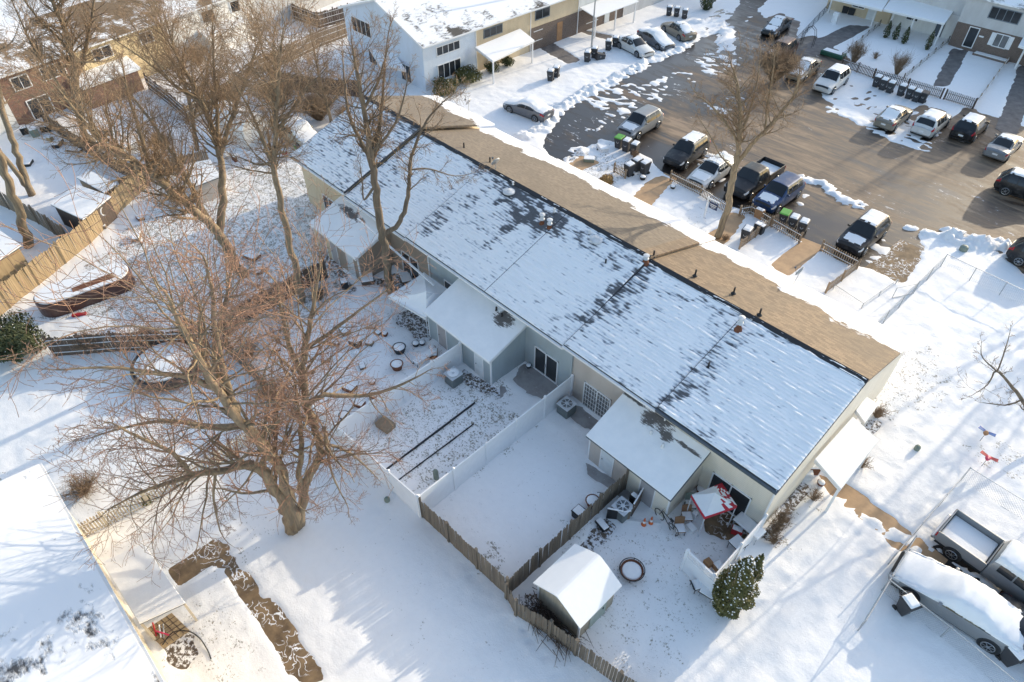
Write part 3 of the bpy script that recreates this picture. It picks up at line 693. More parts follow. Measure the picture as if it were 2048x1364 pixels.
def dish(p, l, yaw, arm=.6):
    t = thing('satellite_dish', l, 'satellite dish', p)
    m = MB(); m.tube([p-Vector((0,0,.1)), p+Vector((.1, 0, arm)), p+Vector((.14, 0, arm+.12))], .025, 6); m.build('mast', M['metal'], t)
    c = p+Vector((.16, 0, arm+.2)); Mx = Matrix.Translation(c) @ Matrix.Rotation(yaw, 4, 'Z') @ Matrix.Rotation(R(62), 4, 'Y')
    m = MB(); pr = [(.0, 0), (.15, .012), (.3, .05), (.38, .09)]
    vs = []; n = 20
    for r_, z in pr:
        for k in range(n): vs.append(Mx @ Vector((r_*.85*math.cos(2*math.pi*k/n), r_*math.sin(2*math.pi*k/n), z)))
    fs = [(i*n+k, i*n+(k+1)%n, (i+1)*n+(k+1)%n, (i+1)*n+k) for i in range(3) for k in range(n)]; m.add(vs, fs); o = m.build('reflector', M['metal'], t, smooth=True)
    sm = o.modifiers.new('thickness', 'SOLIDIFY'); sm.thickness = .02
    m = MB(); e = Mx @ Vector((0, 0, .42)); m.tube([Mx @ Vector((.3, 0, .06)), e], .015, 5); m.box(e.x-.05, e.x+.05, e.y-.05, e.y+.05, e.z-.05, e.z+.05); m.build('feed_arm', M['metal_dk'], t)
dish(froof_pt(937,228), 'satellite dish farthest left, over the snowy eave', R(200), .9); dish(froof_pt(990,344), 'satellite dish at the step in the ridge', R(180)); dish(froof_pt(1588,565), 'satellite dish on the front eave near the picket yards', R(190), .7)
V3 = Vector
# ---------------------------------------------------------------- trees
def segs_mesh(name, segs, m, parent, n=3):
    "segs: list of (p0, p1, r0, r1) -> one mesh of thin prisms"
    if not segs: return None
    a = np.array([list(s[0])+list(s[1])+[s[2], s[3]] for s in segs], np.float64); off = np.array(parent.location)
    p0 = a[:, 0:3]-off; p1 = a[:, 3:6]-off; r0 = a[:, 6:7]; r1 = a[:, 7:8]
    d = p1-p0; d /= np.maximum(np.linalg.norm(d, axis=1, keepdims=True), 1e-9)
    ref = np.where(np.abs(d[:, 2:3]) < .9, np.array([[0, 0, 1.]]), np.array([[1., 0, 0]]))
    u = np.cross(d, ref); u /= np.linalg.norm(u, axis=1, keepdims=True); v = np.cross(d, u)
    N = len(a); co = np.zeros((N, 2*n, 3))
    for k in range(n):
        c, s = math.cos(2*math.pi*k/n), math.sin(2*math.pi*k/n)
        co[:, k] = p0+(u*c+v*s)*r0; co[:, n+k] = p1+(u*c+v*s)*r1
    base = np.arange(N)[:, None]*2*n
    q = np.stack([np.stack([base[:, 0]+k, base[:, 0]+(k+1)%n, base[:, 0]+n+(k+1)%n, base[:, 0]+n+k], -1) for k in range(n)], 1).reshape(-1, 4)
    me = bpy.data.meshes.new(name); co = co.reshape(-1, 3)
    me.vertices.add(len(co)); me.vertices.foreach_set('co', co.ravel().astype(np.float32))
    me.loops.add(q.size); me.loops.foreach_set('vertex_index', q.ravel().astype(np.int32))
    me.polygons.add(len(q)); me.polygons.foreach_set('loop_start', np.arange(0, q.size, 4, dtype=np.int32))
    me.update(calc_edges=True)
    if n > 3: me.polygons.foreach_set('use_smooth', np.ones(len(q), bool))
    me.materials.append(m); o = bpy.data.objects.new(name, me); COL.objects.link(o); o.parent = parent
    return o
def rnd_perp(d, rng):
    v = Vector((rng.gauss(0,1), rng.gauss(0,1), rng.gauss(0,1))); v -= d*v.dot(d)
    return v.normalized() if v.length > 1e-5 else Vector((1,0,0))
def grow(p, d, L, r, lev, out, rng, dens, up=.10, minr=.007):
    "one branch and its children; lev counts down to 0 (twig)"
    n = 3 if lev == 0 else (5 if lev == 1 else 7); st = L/n
    pts = [Vector(p)]; dirs = [d.copy()]
    for i in range(n):
        d = (d+rnd_perp(d, rng)*(.20 if lev else .26)+Vector((0,0,up*(.8 if lev else .5)))).normalized()
        pts.append(pts[-1]+d*st); dirs.append(d.copy())
    for i in range(n):
        ra = max(minr, r*(1-.8*i/n)); rb = max(minr, r*(1-.8*(i+1)/n))
        out[0 if lev >= 2 else 1].append((pts[i], pts[i+1], ra, rb))
    if lev == 0: return
    nc = int((4.6 if lev >= 2 else 5.0)*dens*(.75+.5*rng.random())+.5)
    for c in range(nc):
        f = .12+.88*(c+rng.random())/nc; k = min(n-1, int(f*n)); q = pts[k].lerp(pts[k+1], f*n-k)
        a = R(rng.uniform(28, 62)); nd = (dirs[k]*math.cos(a)+rnd_perp(dirs[k], rng)*math.sin(a)).normalized()
        grow(q, nd, L*rng.uniform(.34, .6)*(1.15-.45*f), max(minr, r*.48*(1.1-.5*f)), lev-1, out, rng, dens, up, minr)
def smooth_line(pts, k=4):
    "Catmull-Rom through (Vector, radius) pairs"
    P = [Vector((*p[0], p[1])) for p in pts]; out = []
    for i in range(len(P)-1):
        a, b, c, d = P[max(i-1, 0)], P[i], P[i+1], P[min(i+2, len(P)-1)]
        for j in range(k):
            t = j/k; out.append(.5*((2*b)+(c-a)*t+(2*a-5*b+4*c-d)*t*t+(3*b-a-3*c+d)*t**3))
    out.append(P[-1]); return [(v.xyz, v.w) for v in out]
def tree(label, base, limbs, seed, dens=1.0, group='bare winter trees', spread=.34, lev=2, bark='bark', twig='twigr', sub=9, up=.08, rs=1.0, Lmin=.9, Lmax=3.2, cat='tree'):
    "limbs: lists of (px, py, z, radius); each limb sprouts branches all along its outer part"
    rng = random.Random(seed); b0 = G(*base)
    t = thing('bare_tree', label, cat, b0, group); tr = MB(); out = [[], []]; fine = [[], []]
    known = []
    def place(a, b, off):
        "3D point on the sight line nearest the trunk's axis, moved off metres along it"
        r_ = _ray(a, b); hh = r_[0]**2+r_[1]**2; tt = (b0.x*r_[0]+b0.y*r_[1])/hh+off; z = max(0.0, CAMH+r_[2]*tt); return V3((r_[0]*tt, r_[1]*tt, z))
    for li, (limb, start) in enumerate(limbs):
        sgn = rng.uniform(-.55, .55); o0 = 0
        if known: o0 = min(known, key=lambda k: (k[0]-limb[0][0])**2+(k[1]-limb[0][1])**2)[2]
        P3 = []; n_ = len(limb); p00 = place(limb[0][0], limb[0][1], o0); pa = None
        for i, (a, b, z, r) in enumerate(limb):
            d_ = (place(a, b, o0)-p00).length; off = o0+sgn*d_*(i/max(1, n_-1))**.5 if i else o0
            if i == 0 and z == 0: P3.append((G(a, b, 0), r*rs))
            else: P3.append((place(a, b, off), r*rs))
            if pa:
                for q in range(1, 5): known.append((pa[0]+(a-pa[0])*q/4, pa[1]+(b-pa[1])*q/4, pa[2]+(off-pa[2])*q/4))
            else: known.append((a, b, off))
            pa = (a, b, off)
        pl = smooth_line(P3)
        j = [(p+rnd_perp(Vector((0,0,1)), rng)*r*.35, r) for p, r in pl]
        tr.tube([p for p, _ in j], [r for _, r in j], 9, True)
        Ltot = sum((j[i+1][0]-j[i][0]).length for i in range(len(j)-1)); acc = 0
        n = max(3, int(Ltot*sub/10*dens*1.5))
        for c in range(n):
            f = start+(1-start)*(c+rng.random())/n; k = min(len(j)-2, int(f*(len(j)-1))); q = j[k][0].lerp(j[k+1][0], f*(len(j)-1)-k)
            d = (j[k+1][0]-j[k][0]).normalized(); a = R(rng.uniform(30, 75)); nd = (d*math.cos(a)+rnd_perp(d, rng)*math.sin(a)+Vector((0,0,.12))).normalized()
            L = max(Lmin, min(Lmax, Ltot*spread*(1.25-.75*f)))*rng.uniform(.6, 1.15)
            grow(q, nd, L, max(.012, j[k][1]*.38), lev, out, rng, dens, up)
        d = (j[-1][0]-j[-2][0]).normalized(); grow(j[-1][0], d, Lmin*1.3, j[-1][1], lev, out, rng, dens, up)
    tr.build('trunk', M[bark], t, smooth=True)
    segs_mesh('branches', out[0], M[bark], t, 4); segs_mesh('twigs', out[1], M[twig], t, 3)
    return t
# big multi-stemmed tree in the lower left
tree('huge bare tree forking low, over the lower left yards', (590,1058), [
 ([(588,1060,0,.36),(580,1035,.6,.33),(562,1000,1.4,.28),(540,960,2.4,.25),(515,930,3.2,.2),(480,948-14,3.9,.18),(430,948-6,4.5,.15),(385,952,5.0,.12),(330,968,5.3,.085),(270,990,5.5,.05),(215,1020,5.6,.025)], .22),
 ([(590,1050,.2,.34),(578,1000,1.6,.25),(560,940,3.2,.22),(520,885,4.8,.20),(480,840,6.0,.18),(430,775,7.4,.14),(395,715,8.6,.11),(360,650,9.6,.07),(335,590,10.4,.035)], .25),
 ([(545,915,3.7,.17),(500,855,5.2,.13),(430,860-6,6.0,.11),(350,842,6.8,.085),(270,850,7.4,.055),(190,872,7.8,.025)], .15),
 ([(478,838,6.0,.15),(462,790,7.2,.12),(440,720,8.6,.10),(430,650,9.8,.08),(425,585,10.8,.05),(410,520,11.8,.03)], .2),
 ([(468,820,6.4,.14),(440,775,7.6,.12),(430,690,9.0,.09),(450,610,10.4,.07),(462,540,11.6,.035)], .25),
 ([(430,775,7.4,.12),(370,752,8.4,.09),(300,745,9.2,.07),(220,735,9.8,.045),(120,740,10.2,.02)], .1),
 ([(595,1050,.2,.32),(604,1010,1.4,.24),(612,960,2.8,.21),(640,905,4.3,.18),(628,850,5.5,.17),(612,805,6.5,.16),(606,745,7.8,.14),(612,690,9.0,.12),(625,620,10.4,.08),(640,540,12.0,.035)], .28),
 ([(606,1000,1.6,.18),(598,950,2.9,.14),(602,900,4.0,.12),(600,850,5.1,.09),(592,780,6.5,.05)], .35),
 ([(612,812,6.4,.14),(650,790,7.0,.11),(720,798-6,7.4,.09),(790,775,7.9,.065),(850,745,8.4,.03)], .1),
 ([(608,760,7.4,.12),(580,700,8.8,.1),(566,640,10.0,.07),(555,570,11.4,.035)], .25),
 ([(606,700,8.6,.10),(660,665,9.2,.08),(720,620,9.8,.05),(775,580,10.4,.025)], .1),
 ([(636,915,4.0,.13),(655,900,4.4,.10),(648,860-6,5.3,.08),(665,950,4.2,.05),(690,1000,3.8,.03)], .2),
 ([(548,972,2.2,.1),(552,930,3.2,.09),(552,870,4.6,.08),(556,800,6.3,.04)], .35),
 ([(385,952,5.0,.10),(345,905,5.9,.08),(290,880,6.6,.06),(230,850,7.3,.03)], .1),
 ([(430,948,4.5,.07),(428,1000,3.6,.05),(440,1060,2.8,.03)], .1),
 ([(655,890,4.6,.08),(700,905,4.5,.06),(745,945,4.0,.03)], .1),
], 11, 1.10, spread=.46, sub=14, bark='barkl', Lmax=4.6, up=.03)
tree('tall slim bare tree left of the tan shed', (605,606), [
 ([(605,606,0,.24),(592,540,1.5,.22),(575,470,3.2,.2),(560,400,5.0,.18),(548,330,6.9,.15),(552,260,8.6,.12),(556,190,10.4,.09),(560,120,12.1,.06),(566,60,13.5,.03)], .45),
 ([(549,335,6.8,.1),(530,290,8.0,.08),(505,230,9.6,.06),(470,170,11,.03)], .2),
 ([(552,262,8.6,.09),(580,225,9.6,.07),(610,180,10.6,.05),(650,140,11.4,.025)], .2),
 ([(548,320,7,.08),(520,330,7.0,.06),(480,315,7.4,.03)], .2),
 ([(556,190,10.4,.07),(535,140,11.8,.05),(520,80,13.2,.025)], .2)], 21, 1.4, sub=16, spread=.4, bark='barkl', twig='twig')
tree('big leaning bare tree with vertical leader in the left garden', (486,553), [
 ([(486,553,0,.38),(458,505,1.0,.34),(430,462,2.0,.3),(390,420,3.2,.26),(345,385,4.4,.24),(300,345,5.6,.21),(250,310,6.6,.18),(205,285,7.4,.13),(160,235,8.6,.08),(110,170,10.2,.03)], .3),
 ([(440,478,1.7,.28),(446,420,3.2,.26),(443,360,4.8,.23),(440,310,6.2,.2),(425,255,7.6,.17),(400,200,9.0,.14),(365,130,10.8,.10),(330,70,12.4,.06),(300,10,14,.03)], .35),
 ([(425,462,2.1,.2),(395,400,3.7,.17),(370,350,5.0,.14),(340,300,6.4,.12),(300,240,8.0,.09),(255,180,9.6,.05)], .3),
 ([(441,315,6.0,.17),(458,255,7.5,.14),(480,190,9.2,.11),(505,120,11.0,.07),(530,50,12.8,.03)], .25),
 ([(437,290,6.7,.12),(433,210,8.8,.1),(428,130,11,.07),(425,40,13.3,.03)], .25),
 ([(400,200,9,.10),(350,170,9.9,.08),(290,120,11.3,.05),(230,80,12.4,.025)], .15),
 ([(300,345,5.6,.14),(285,280,7.2,.11),(262,210,9,.08),(245,130,11,.03)], .2)], 31, 1.45, spread=.38, sub=18, bark='barkl', twig='twig')
tree('bare tree in front of the brown house rising over the roof', (784,588), [
 ([(784,590,0,.29),(776,540,1.2,.27),(768,490,2.4,.26),(762,440,3.6,.25),(752,380,5.1,.22),(745,330,6.3,.20),(738,280,7.6,.17),(728,220,9.2,.13),(715,150,11,.09),(705,90,12.6,.04)], .52),
 ([(764,468,2.9,.17),(790,455,3.3,.16),(808,425,4.1,.15),(818,380,5.2,.13),(820,335,6.3,.11),(832,285,7.5,.09),(855,240,8.6,.07),(885,205,9.4,.04),(905,190,9.8,.02)], .35),
 ([(750,372,5.3,.09),(728,400,4.4,.06),(725,370,5.2,.04),(720,330,6,.02)], .4),
 ([(745,330,6.3,.13),(722,285,7.4,.11),(700,235,8.6,.09),(690,170,10.2,.06),(685,110,11.7,.03)], .2),
 ([(744,320,6.6,.12),(758,260,8.0,.10),(765,190,9.8,.08),(770,120,11.5,.05),(778,60,13,.025)], .2),
 ([(742,310,6.8,.1),(775,270,7.7,.08),(800,225,8.7,.06),(815,160,10.3,.03)], .2),
 ([(728,220,9.2,.09),(755,165,10.6,.07),(775,100,12.2,.03)], .2),
 ([(820,340,6.2,.06),(860,342-4,6.3,.05),(910,352,6.1,.03),(950,345,6.2,.015)], .3)], 41, 1.15, spread=.28, sub=13, bark='bark', twig='twig', Lmax=2.3)
tree('bare tree in front of the row by the parked cars', (1437,474), [
 ([(1437,476,0,.27),(1452,430,1.1,.25),(1462,380,2.3,.24),(1470,335,3.4,.22),(1478,290,4.6,.17),(1482,245,5.8,.14),(1478,190,7.2,.10),(1468,140,8.5,.05)], .55),
 ([(1470,335,3.4,.17),(1495,300,4.2,.15),(1530,262,5.2,.13),(1560,228,6.0,.10),(1590,185,7.1,.07),(1600,140,8.2,.03)], .3),
 ([(1478,290,4.6,.11),(1455,250,5.6,.09),(1425,215,6.4,.06),(1395,190,7.0,.03)], .2),
 ([(1480,270,5.1,.10),(1500,220,6.4,.08),(1515,160,7.9,.05),(1520,110,9.2,.03)], .2),
 ([(1470,340,3.3,.07),(1440,310,3.9,.05),(1420,270,4.8,.04),(1400,240,5.5,.02)], .2),
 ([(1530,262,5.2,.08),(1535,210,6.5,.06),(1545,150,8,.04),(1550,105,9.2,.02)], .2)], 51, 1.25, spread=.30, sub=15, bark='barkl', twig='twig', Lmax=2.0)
tree('thick bare trunk by the fence at the left edge', (60,492), [
 ([(60,494,0,.36),(45,445,.9,.32),(25,390,1.9,.29),(5,330,3.0,.27),(-20,260,4.4,.24),(-50,180,6,.2),(-80,90,8,.12)], .8)], 61, .5, sub=5, bark='barkl', twig='twig')
tree('second thick bare trunk at the left edge beside the grey fence', (62,390), [
 ([(62,392,0,.3),(45,340,1.1,.27),(28,290,2.2,.25),(8,230,3.5,.22),(-5,170,5,.19),(-15,90,7,.14),(-10,10,9,.08)], .55),
 ([(55,375,.4,.2),(20,330,1.6,.19),(-15,280,2.8,.17),(-50,230,4,.14)], .8)], 62, .6, sub=7, bark='barkl', twig='twig')
tree('bare tree in front of the brown brick house, upper left', (186,292), [
 ([(188,294,0,.34),(168,262,.9,.3),(158,215,2.2,.28),(150,165,3.6,.26),(145,115,5,.23),(130,60,6.6,.18),(108,10,8,.14),(85,-50,9.8,.08)], .4),
 ([(150,165,3.6,.2),(168,110,5.2,.17),(180,50,7,.13),(190,-10,8.8,.06)], .2),
 ([(146,120,4.9,.14),(120,80,6,.11),(70,30,7.4,.08),(30,-30,9,.04)], .2),
 ([(160,225,2,.16),(110,160,3.9,.13),(75,110,5.2,.11),(45,50,6.8,.07),(20,-10,8.5,.03)], .25)], 71, 1.45, spread=.36, sub=15, bark='barkl', twig='twig')
tree('bare tree behind the trampoline garden, upper left middle', (396,300), [
 ([(396,302,0,.2),(388,250,1.4,.18),(375,190,3.1,.15),(360,130,4.9,.11),(340,70,6.8,.07),(325,20,8.4,.03)], .3),
 ([(386,240,1.7,.12),(405,180,3.4,.1),(420,110,5.5,.07),(430,50,7.3,.03)], .2), ([(375,190,3,.1),(330,150,4.2,.08),(290,90,6,.05),(260,40,7.6,.025)], .2)], 72, 1.4, sub=15, spread=.4, bark='bark', twig='twig')
tree('bare tree by the white cargo trailer, upper left', (665,262), [
 ([(665,262,0,.16),(655,215,1.2,.14),(640,160,2.8,.11),(630,110,4.2,.08),(620,60,5.8,.03)], .2), ([(655,215,1.2,.1),(690,170,2.4,.08),(715,120,3.8,.04)], .2), ([(650,200,1.6,.09),(610,160,2.8,.07),(580,110,4.2,.03)], .2)], 73, 1.4, sub=15, spread=.45, bark='bark', twig='twig')
tree('dark tree trunk at the corner of the brick front', (1122,70), [
 ([(1122,70,0,.24),(1122,35,1.3,.22),(1124,-5,2.8,.2),(1126,-50,4.6,.17),(1130,-120,7.5,.1)], .4), ([(1123,0,2.6,.1),(1150,-20,3.4,.07),(1180,-30,4,.03)], .2)], 81, .5, sub=6, bark='woodd', twig='twig')
tree('thin bare tree leaning in at the right edge', (2080,905), [
 ([(2080,905,0,.13),(2062,850,1.2,.12),(2045,800,2.3,.1),(2020,770,2.9,.08),(1993,742,3.5,.05),(1975,770,3.4,.03),(1945,790,3.3,.015)], .25),
 ([(1993,742,3.5,.04),(1965,715,3.9,.03),(1962,690,4.4,.015)], .1), ([(1995,742,3.5,.04),(2010,700,4.4,.03),(2020,665,5.2,.015)], .1), ([(2045,800,2.3,.05),(2010,810,2.4,.04),(1965,805,2.6,.015)], .2)], 91, .8, spread=.3, sub=9, bark='bark', twig='twig', Lmin=.5, Lmax=1.2)
tree('bare cherry like sapling right of centre in the bright lower left yard', (585,655), [
 ([(585,800,0,.10),(578,755,1,.09),(572,700,2.3,.07),(570,640,3.8,.05),(560,580,5.2,.02)], .2), ([(578,760,1,.07),(605,710,2.1,.06),(630,650,3.5,.03)], .1), ([(576,740,1.4,.06),(545,690,2.5,.05),(520,640,3.6,.02)], .1)], 92, 1.0, sub=12, Lmax=1.8)

for i, (x, y, h, l) in enumerate(((3, 68, 12, 'bare tree beyond the right edge whose shadow crosses the bright lawn'), (11, 60, 13, 'second bare tree beyond the right edge, shading the lawn'), (-30, 112, 14, 'tall unseen bare tree added behind the far right row of houses for its shadow'), (-12, 108, 14, 'unseen bare tree added behind the far right row, to the right, for its shadow'))):  # unseen trees; the far pair is added to cast shadow streaks on the lot
    def inv(x, y, z):
        p = np.array([x, y, z-CAMH]); c = p[0]*_x+p[1]*_y+p[2]*_u; return (CX+FPX*c[0]/c[2], CY+FPX*c[1]/c[2], z)
    L = lambda *q: [(*inv(x+a, y+b_, z), r) for a, b_, z, r in q]
    tree(l, inv(x, y, 0)[:2], [(L((0,0,0,.3),(.2,0,3,.25),(0,.2,h*.55,.16),(.3,0,h,.04)), .3), (L((.2,0,3,.18),(2,.5,h*.5,.12),(3.5,1,h*.8,.03)), .2), (L((.1,0,3.4,.18),(-1.8,.3,h*.5,.12),(-3.6,0,h*.85,.03)), .2), (L((0,.2,h*.4,.12),(1,-1.5,h*.65,.08),(1.5,-2.5,h*.95,.02)), .2)], 200+i, 1.1, spread=.35, sub=14)
# ---------------------------------------------------------------- vehicles
PROF = {
 'sedan': (4.75, 1.82, [(0,.36,.52,.60,.68,.56),(.12,.22,.60,.70,.83,.68),(.9,.2,.76,.85,.89,.73),(1.4,.2,.85,.95,.90,.72),(2.2,.2,.90,1.41,.91,.60),(3.15,.2,.93,1.43,.91,.60),(3.95,.2,.95,1.07,.90,.66),(4.62,.24,.92,1.02,.85,.68),(4.75,.38,.72,.84,.74,.58)], (1.4,2.2), (3.15,3.95), (1.75,3.75), (.95,3.85)),
 'suv': (4.68, 1.88, [(0,.42,.62,.72,.70,.58),(.12,.26,.74,.88,.86,.70),(.85,.24,.92,1.02,.92,.75),(1.25,.24,1.0,1.1,.93,.74),(2.0,.24,1.05,1.66,.94,.64),(3.9,.24,1.08,1.66,.94,.64),(4.1,.24,1.08,1.62,.94,.64),(4.5,.3,1.05,1.12,.90,.74),(4.68,.45,.85,.92,.78,.62)], (1.25,2.0), (4.1,4.5), (1.65,4.0), (.85,3.75)),
 'van': (5.15, 1.98, [(0,.36,.60,.70,.72,.6),(.15,.22,.76,.88,.9,.74),(.75,.2,.92,1.02,.97,.8),(1.1,.2,.98,1.1,.98,.78),(2.0,.2,1.02,1.68,.99,.70),(4.6,.2,1.06,1.72,.99,.70),(4.75,.2,1.06,1.66,.98,.70),(5.05,.25,1.0,1.1,.94,.8),(5.15,.4,.8,.9,.8,.66)], (1.1,2.0), (4.75,5.05), (1.6,4.6), (.95,4.05)),
 'cab': (3.3, 1.98, [(0,.5,.78,.9,.78,.62),(.12,.34,.92,1.04,.94,.78),(.95,.32,1.06,1.16,.98,.82),(1.3,.32,1.12,1.22,.98,.78),(1.85,.32,1.16,1.84,.98,.68),(3.0,.32,1.18,1.84,.98,.68),(3.22,.32,1.18,1.76,.98,.68),(3.3,.32,1.18,1.24,.98,.8)], (1.3,1.85), (3.22,3.3), (1.55,3.05), (.95,99)),
}
def lerp_prof(st, x):
    for a, b in zip(st[:-1], st[1:]):
        if x <= b[0]:
            t = (x-a[0])/max(1e-6, b[0]-a[0]); return [a[i]*(1-t)+b[i]*t for i in range(6)]
    return list(st[-1])
def ring(p):
    x, zb, zl, zt, wb, wt = p; zm = (zb+zl)/2
    half = [(wb*.93, zb), (wb*1.0, zb+.10), (wb*1.015, zm+.05), (wb, zl), (wb*.5+wt*.5+.015, zl*.45+zt*.55), (wt+.03, zt-.05), (wt*.86, zt), (0, zt+.035)]
    return [(x, -w, z) for w, z in half]+[(x, w, z) for w, z in half[-2::-1]]
def car(kind, label, px, heading, color, snow='', z=.75, group='cars parked around the car park', lights=True, S=1.09):
    "px: pixel of the car's middle; heading in degrees of its nose; snow: r roof, h hood, w windscreen, b rear glass and boot, a all"
    L, W, st, ws, rw, sw, wh = PROF['cab' if kind == 'pickup' else kind]
    c = G(*px, z); c.z = 0
    names = {'sedan': ('sedan', 'car'), 'suv': ('suv', 'car'), 'van': ('minivan', 'van'), 'pickup': ('pickup_truck', 'pickup truck')}[kind]
    t = thing(names[0], label, names[1], (0,0,0), group)
    LL = 5.6 if kind == 'pickup' else L
    xs = sorted(set([0, .04, .12]+[L*i/34 for i in range(1, 34)]+[s[0] for s in st]+[L]))
    rings = [ring(lerp_prof(st, x)) for x in xs]; nr = 15
    def P(x, j, off=0):
        r = ring(lerp_prof(st, x)); j0 = int(math.floor(j)); j1 = min(nr-1, j0+1); f = j-j0
        a = Vector(r[j0]).lerp(Vector(r[j1]), f)
        if off:
            e = .03; ra, rb = ring(lerp_prof(st, max(0, x-e))), ring(lerp_prof(st, min(L, x+e)))
            tx = Vector(rb[j0]).lerp(Vector(rb[j1]), f)-Vector(ra[j0]).lerp(Vector(ra[j1]), f)
            ty = Vector(r[min(nr-1, j1)])-Vector(r[max(0, j0 if j1 > j0 else j0-1)])
            nn = tx.cross(ty)
            if nn.length > 1e-9:
                nn.normalize(); nn = nn if nn.dot(a-Vector((x, 0, .6))) > 0 else -nn; a = a+nn*off
        return a
    def tr(v): return Vector((LL/2-v[0], -v[1], v[2]))   # nose along +x
    def patch(xa, xb, ja, jb, off, nx=8, nj=6, shrink=0, jit=0, rng=None):
        vs = []; m = MB()
        for i in range(nx+1):
            for k in range(nj+1):
                o = off
                if jit and (i in (0, nx) or k in (0, nj)): o = -.01
                elif jit: o = off*(.6+.8*rng.random())
                x = xa+(xb-xa)*i/nx; j = ja+(jb-ja)*k/nj
                if jit and 0 < i < nx: x += rng.uniform(-1, 1)*.02
                vs.append(tr(P(x, j, o)))
        ed = lambda i, k: jit and off < .055 and (i in (0, nx-1) or k in (0, nj-1)) and rng.random() < .5
        m.add(vs, [(i*(nj+1)+k, i*(nj+1)+k+1, (i+1)*(nj+1)+k+1, (i+1)*(nj+1)+k) for i in range(nx) for k in range(nj) if not ed(i, k)])
        return m
    b = MB(); vs = [tr(v) for r in rings for v in r]
    fs = [(i*nr+j, i*nr+j+1, (i+1)*nr+j+1, (i+1)*nr+j) for i in range(len(rings)-1) for j in range(nr-1)]
    fs += [(i*nr+nr-1, i*nr, (i+1)*nr, (i+1)*nr+nr-1) for i in range(len(rings)-1)]
    fs += [tuple(range(nr)), tuple((len(rings)-1)*nr+j for j in range(nr-1, -1, -1))]
    b.add(vs, fs)
    body = b.build('body', M['p_'+color], t, smooth=True)
    body.data.polygons[-1].use_smooth = False; body.data.polygons[-2].use_smooth = False
    e = .06
    w = patch(ws[0]+.02, ws[1]-.02, 5.15, 8.85, .008); w.build('windscreen', M['glassc'], t, smooth=True)
    if kind != 'pickup': w = patch(rw[0]+.04, rw[1]-.04, 5.25, 8.75, .008); w.build('rear_window', M['glassc'], t, smooth=True)
    for ja, jb in ((3.1, 4.95), (10.9, 9.05)):
        mid = (sw[0]+sw[1])/2-.05; segs = [(sw[0]+.12, mid-.03), (mid+.03, sw[1]-.1)]
        if kind in ('suv', 'van'): q = sw[0]+(sw[1]-sw[0])*.36; q2 = sw[0]+(sw[1]-sw[0])*.70; segs = [(sw[0]+.16, q-.03), (q+.03, q2-.03), (q2+.03, sw[1]-.05)]
        m = MB()
        for xa, xb in segs:
            pp = patch(xa, xb, ja, jb, .008, 4, 3); m.add(pp.v, pp.f)
        m.build('side_windows', M['glassc'], t)
    if kind == 'pickup':
        bd = MB(); x0, x1 = 3.32, 5.6; X = lambda x: LL/2-x
        bd.box(X(x1), X(x0), -.97, -.90, .55, 1.18); bd.box(X(x1), X(x0), .90, .97, .55, 1.18); bd.box(X(x1), X(x1-.07), -.899, .899, .55, 1.18)
        bd.box(X(x1), X(x0), -.899, .899, .5, .62); bd.box(X(x0+.06), X(x0), -.899, .899, .62, 1.2); bd.build('cargo_bed', M['p_'+color], t, bevel=.03)
        bm = MB(); bm.box(X(x1+.14), X(x1+.002), -.9, .9, .45, .6); bm.build('bumper', M['chrome'], t, bevel=.03)
        if 'a' in snow or 'c' in snow:
            sn = MB(); sn.box(X(x1-.1), X(x0+.1), -.88, .88, .6, .86); sn.build('snow_in_bed', M['snow'], t, bevel=.06)
        wheels = (.95, 4.6)
    else: wheels = wh; wheels = (wh[0], wh[1])
    wr = .34 if kind in ('sedan',) else .37
    for xw in wheels:
        for s in (-1, 1):
            y = s*(W/2-.115); Mx = Matrix.Translation((LL/2-xw, y, wr)) @ Matrix.Rotation(R(90), 4, 'X')
            arch = MB(); arch.lathe([(wr+.055, -.125), (wr+.055, .125)], n=20, M=Matrix.Translation((LL/2-xw, s*(W/2-.115), wr+.03)) @ Matrix.Rotation(R(90), 4, 'X'))
            wo = MB(); wo.lathe([(wr*.75, -.135), (wr*.97, -.13), (wr, -.09), (wr, .09), (wr*.97, .13), (wr*.75, .135)], n=20, M=Mx)
            wheel = wo.build('wheel', M['rubber'], t, smooth=False)
            ri = MB(); ri.lathe([(.06, .137*s), (.07, .15*s)], n=8, M=Matrix.Translation((LL/2-xw, y, wr)) @ Matrix.Rotation(R(-90), 4, 'X'))
            for k in range(7):
                a = 2*math.pi*k/7; ri.bar((LL/2-xw+.05*math.cos(a), y+.142*s, wr+.05*math.sin(a)), (LL/2-xw+wr*.66*math.cos(a), y+.142*s, wr+wr*.66*math.sin(a)), .045, .02)
            ri.tube([(LL/2-xw+wr*.68*math.cos(2*math.pi*k/16), y+.14*s, wr+wr*.68*math.sin(2*math.pi*k/16)) for k in range(17)], .018, 5); ri.build('rim', M['chrome'], wheel)
            arch.build('wheel_arch', M['black'], t)
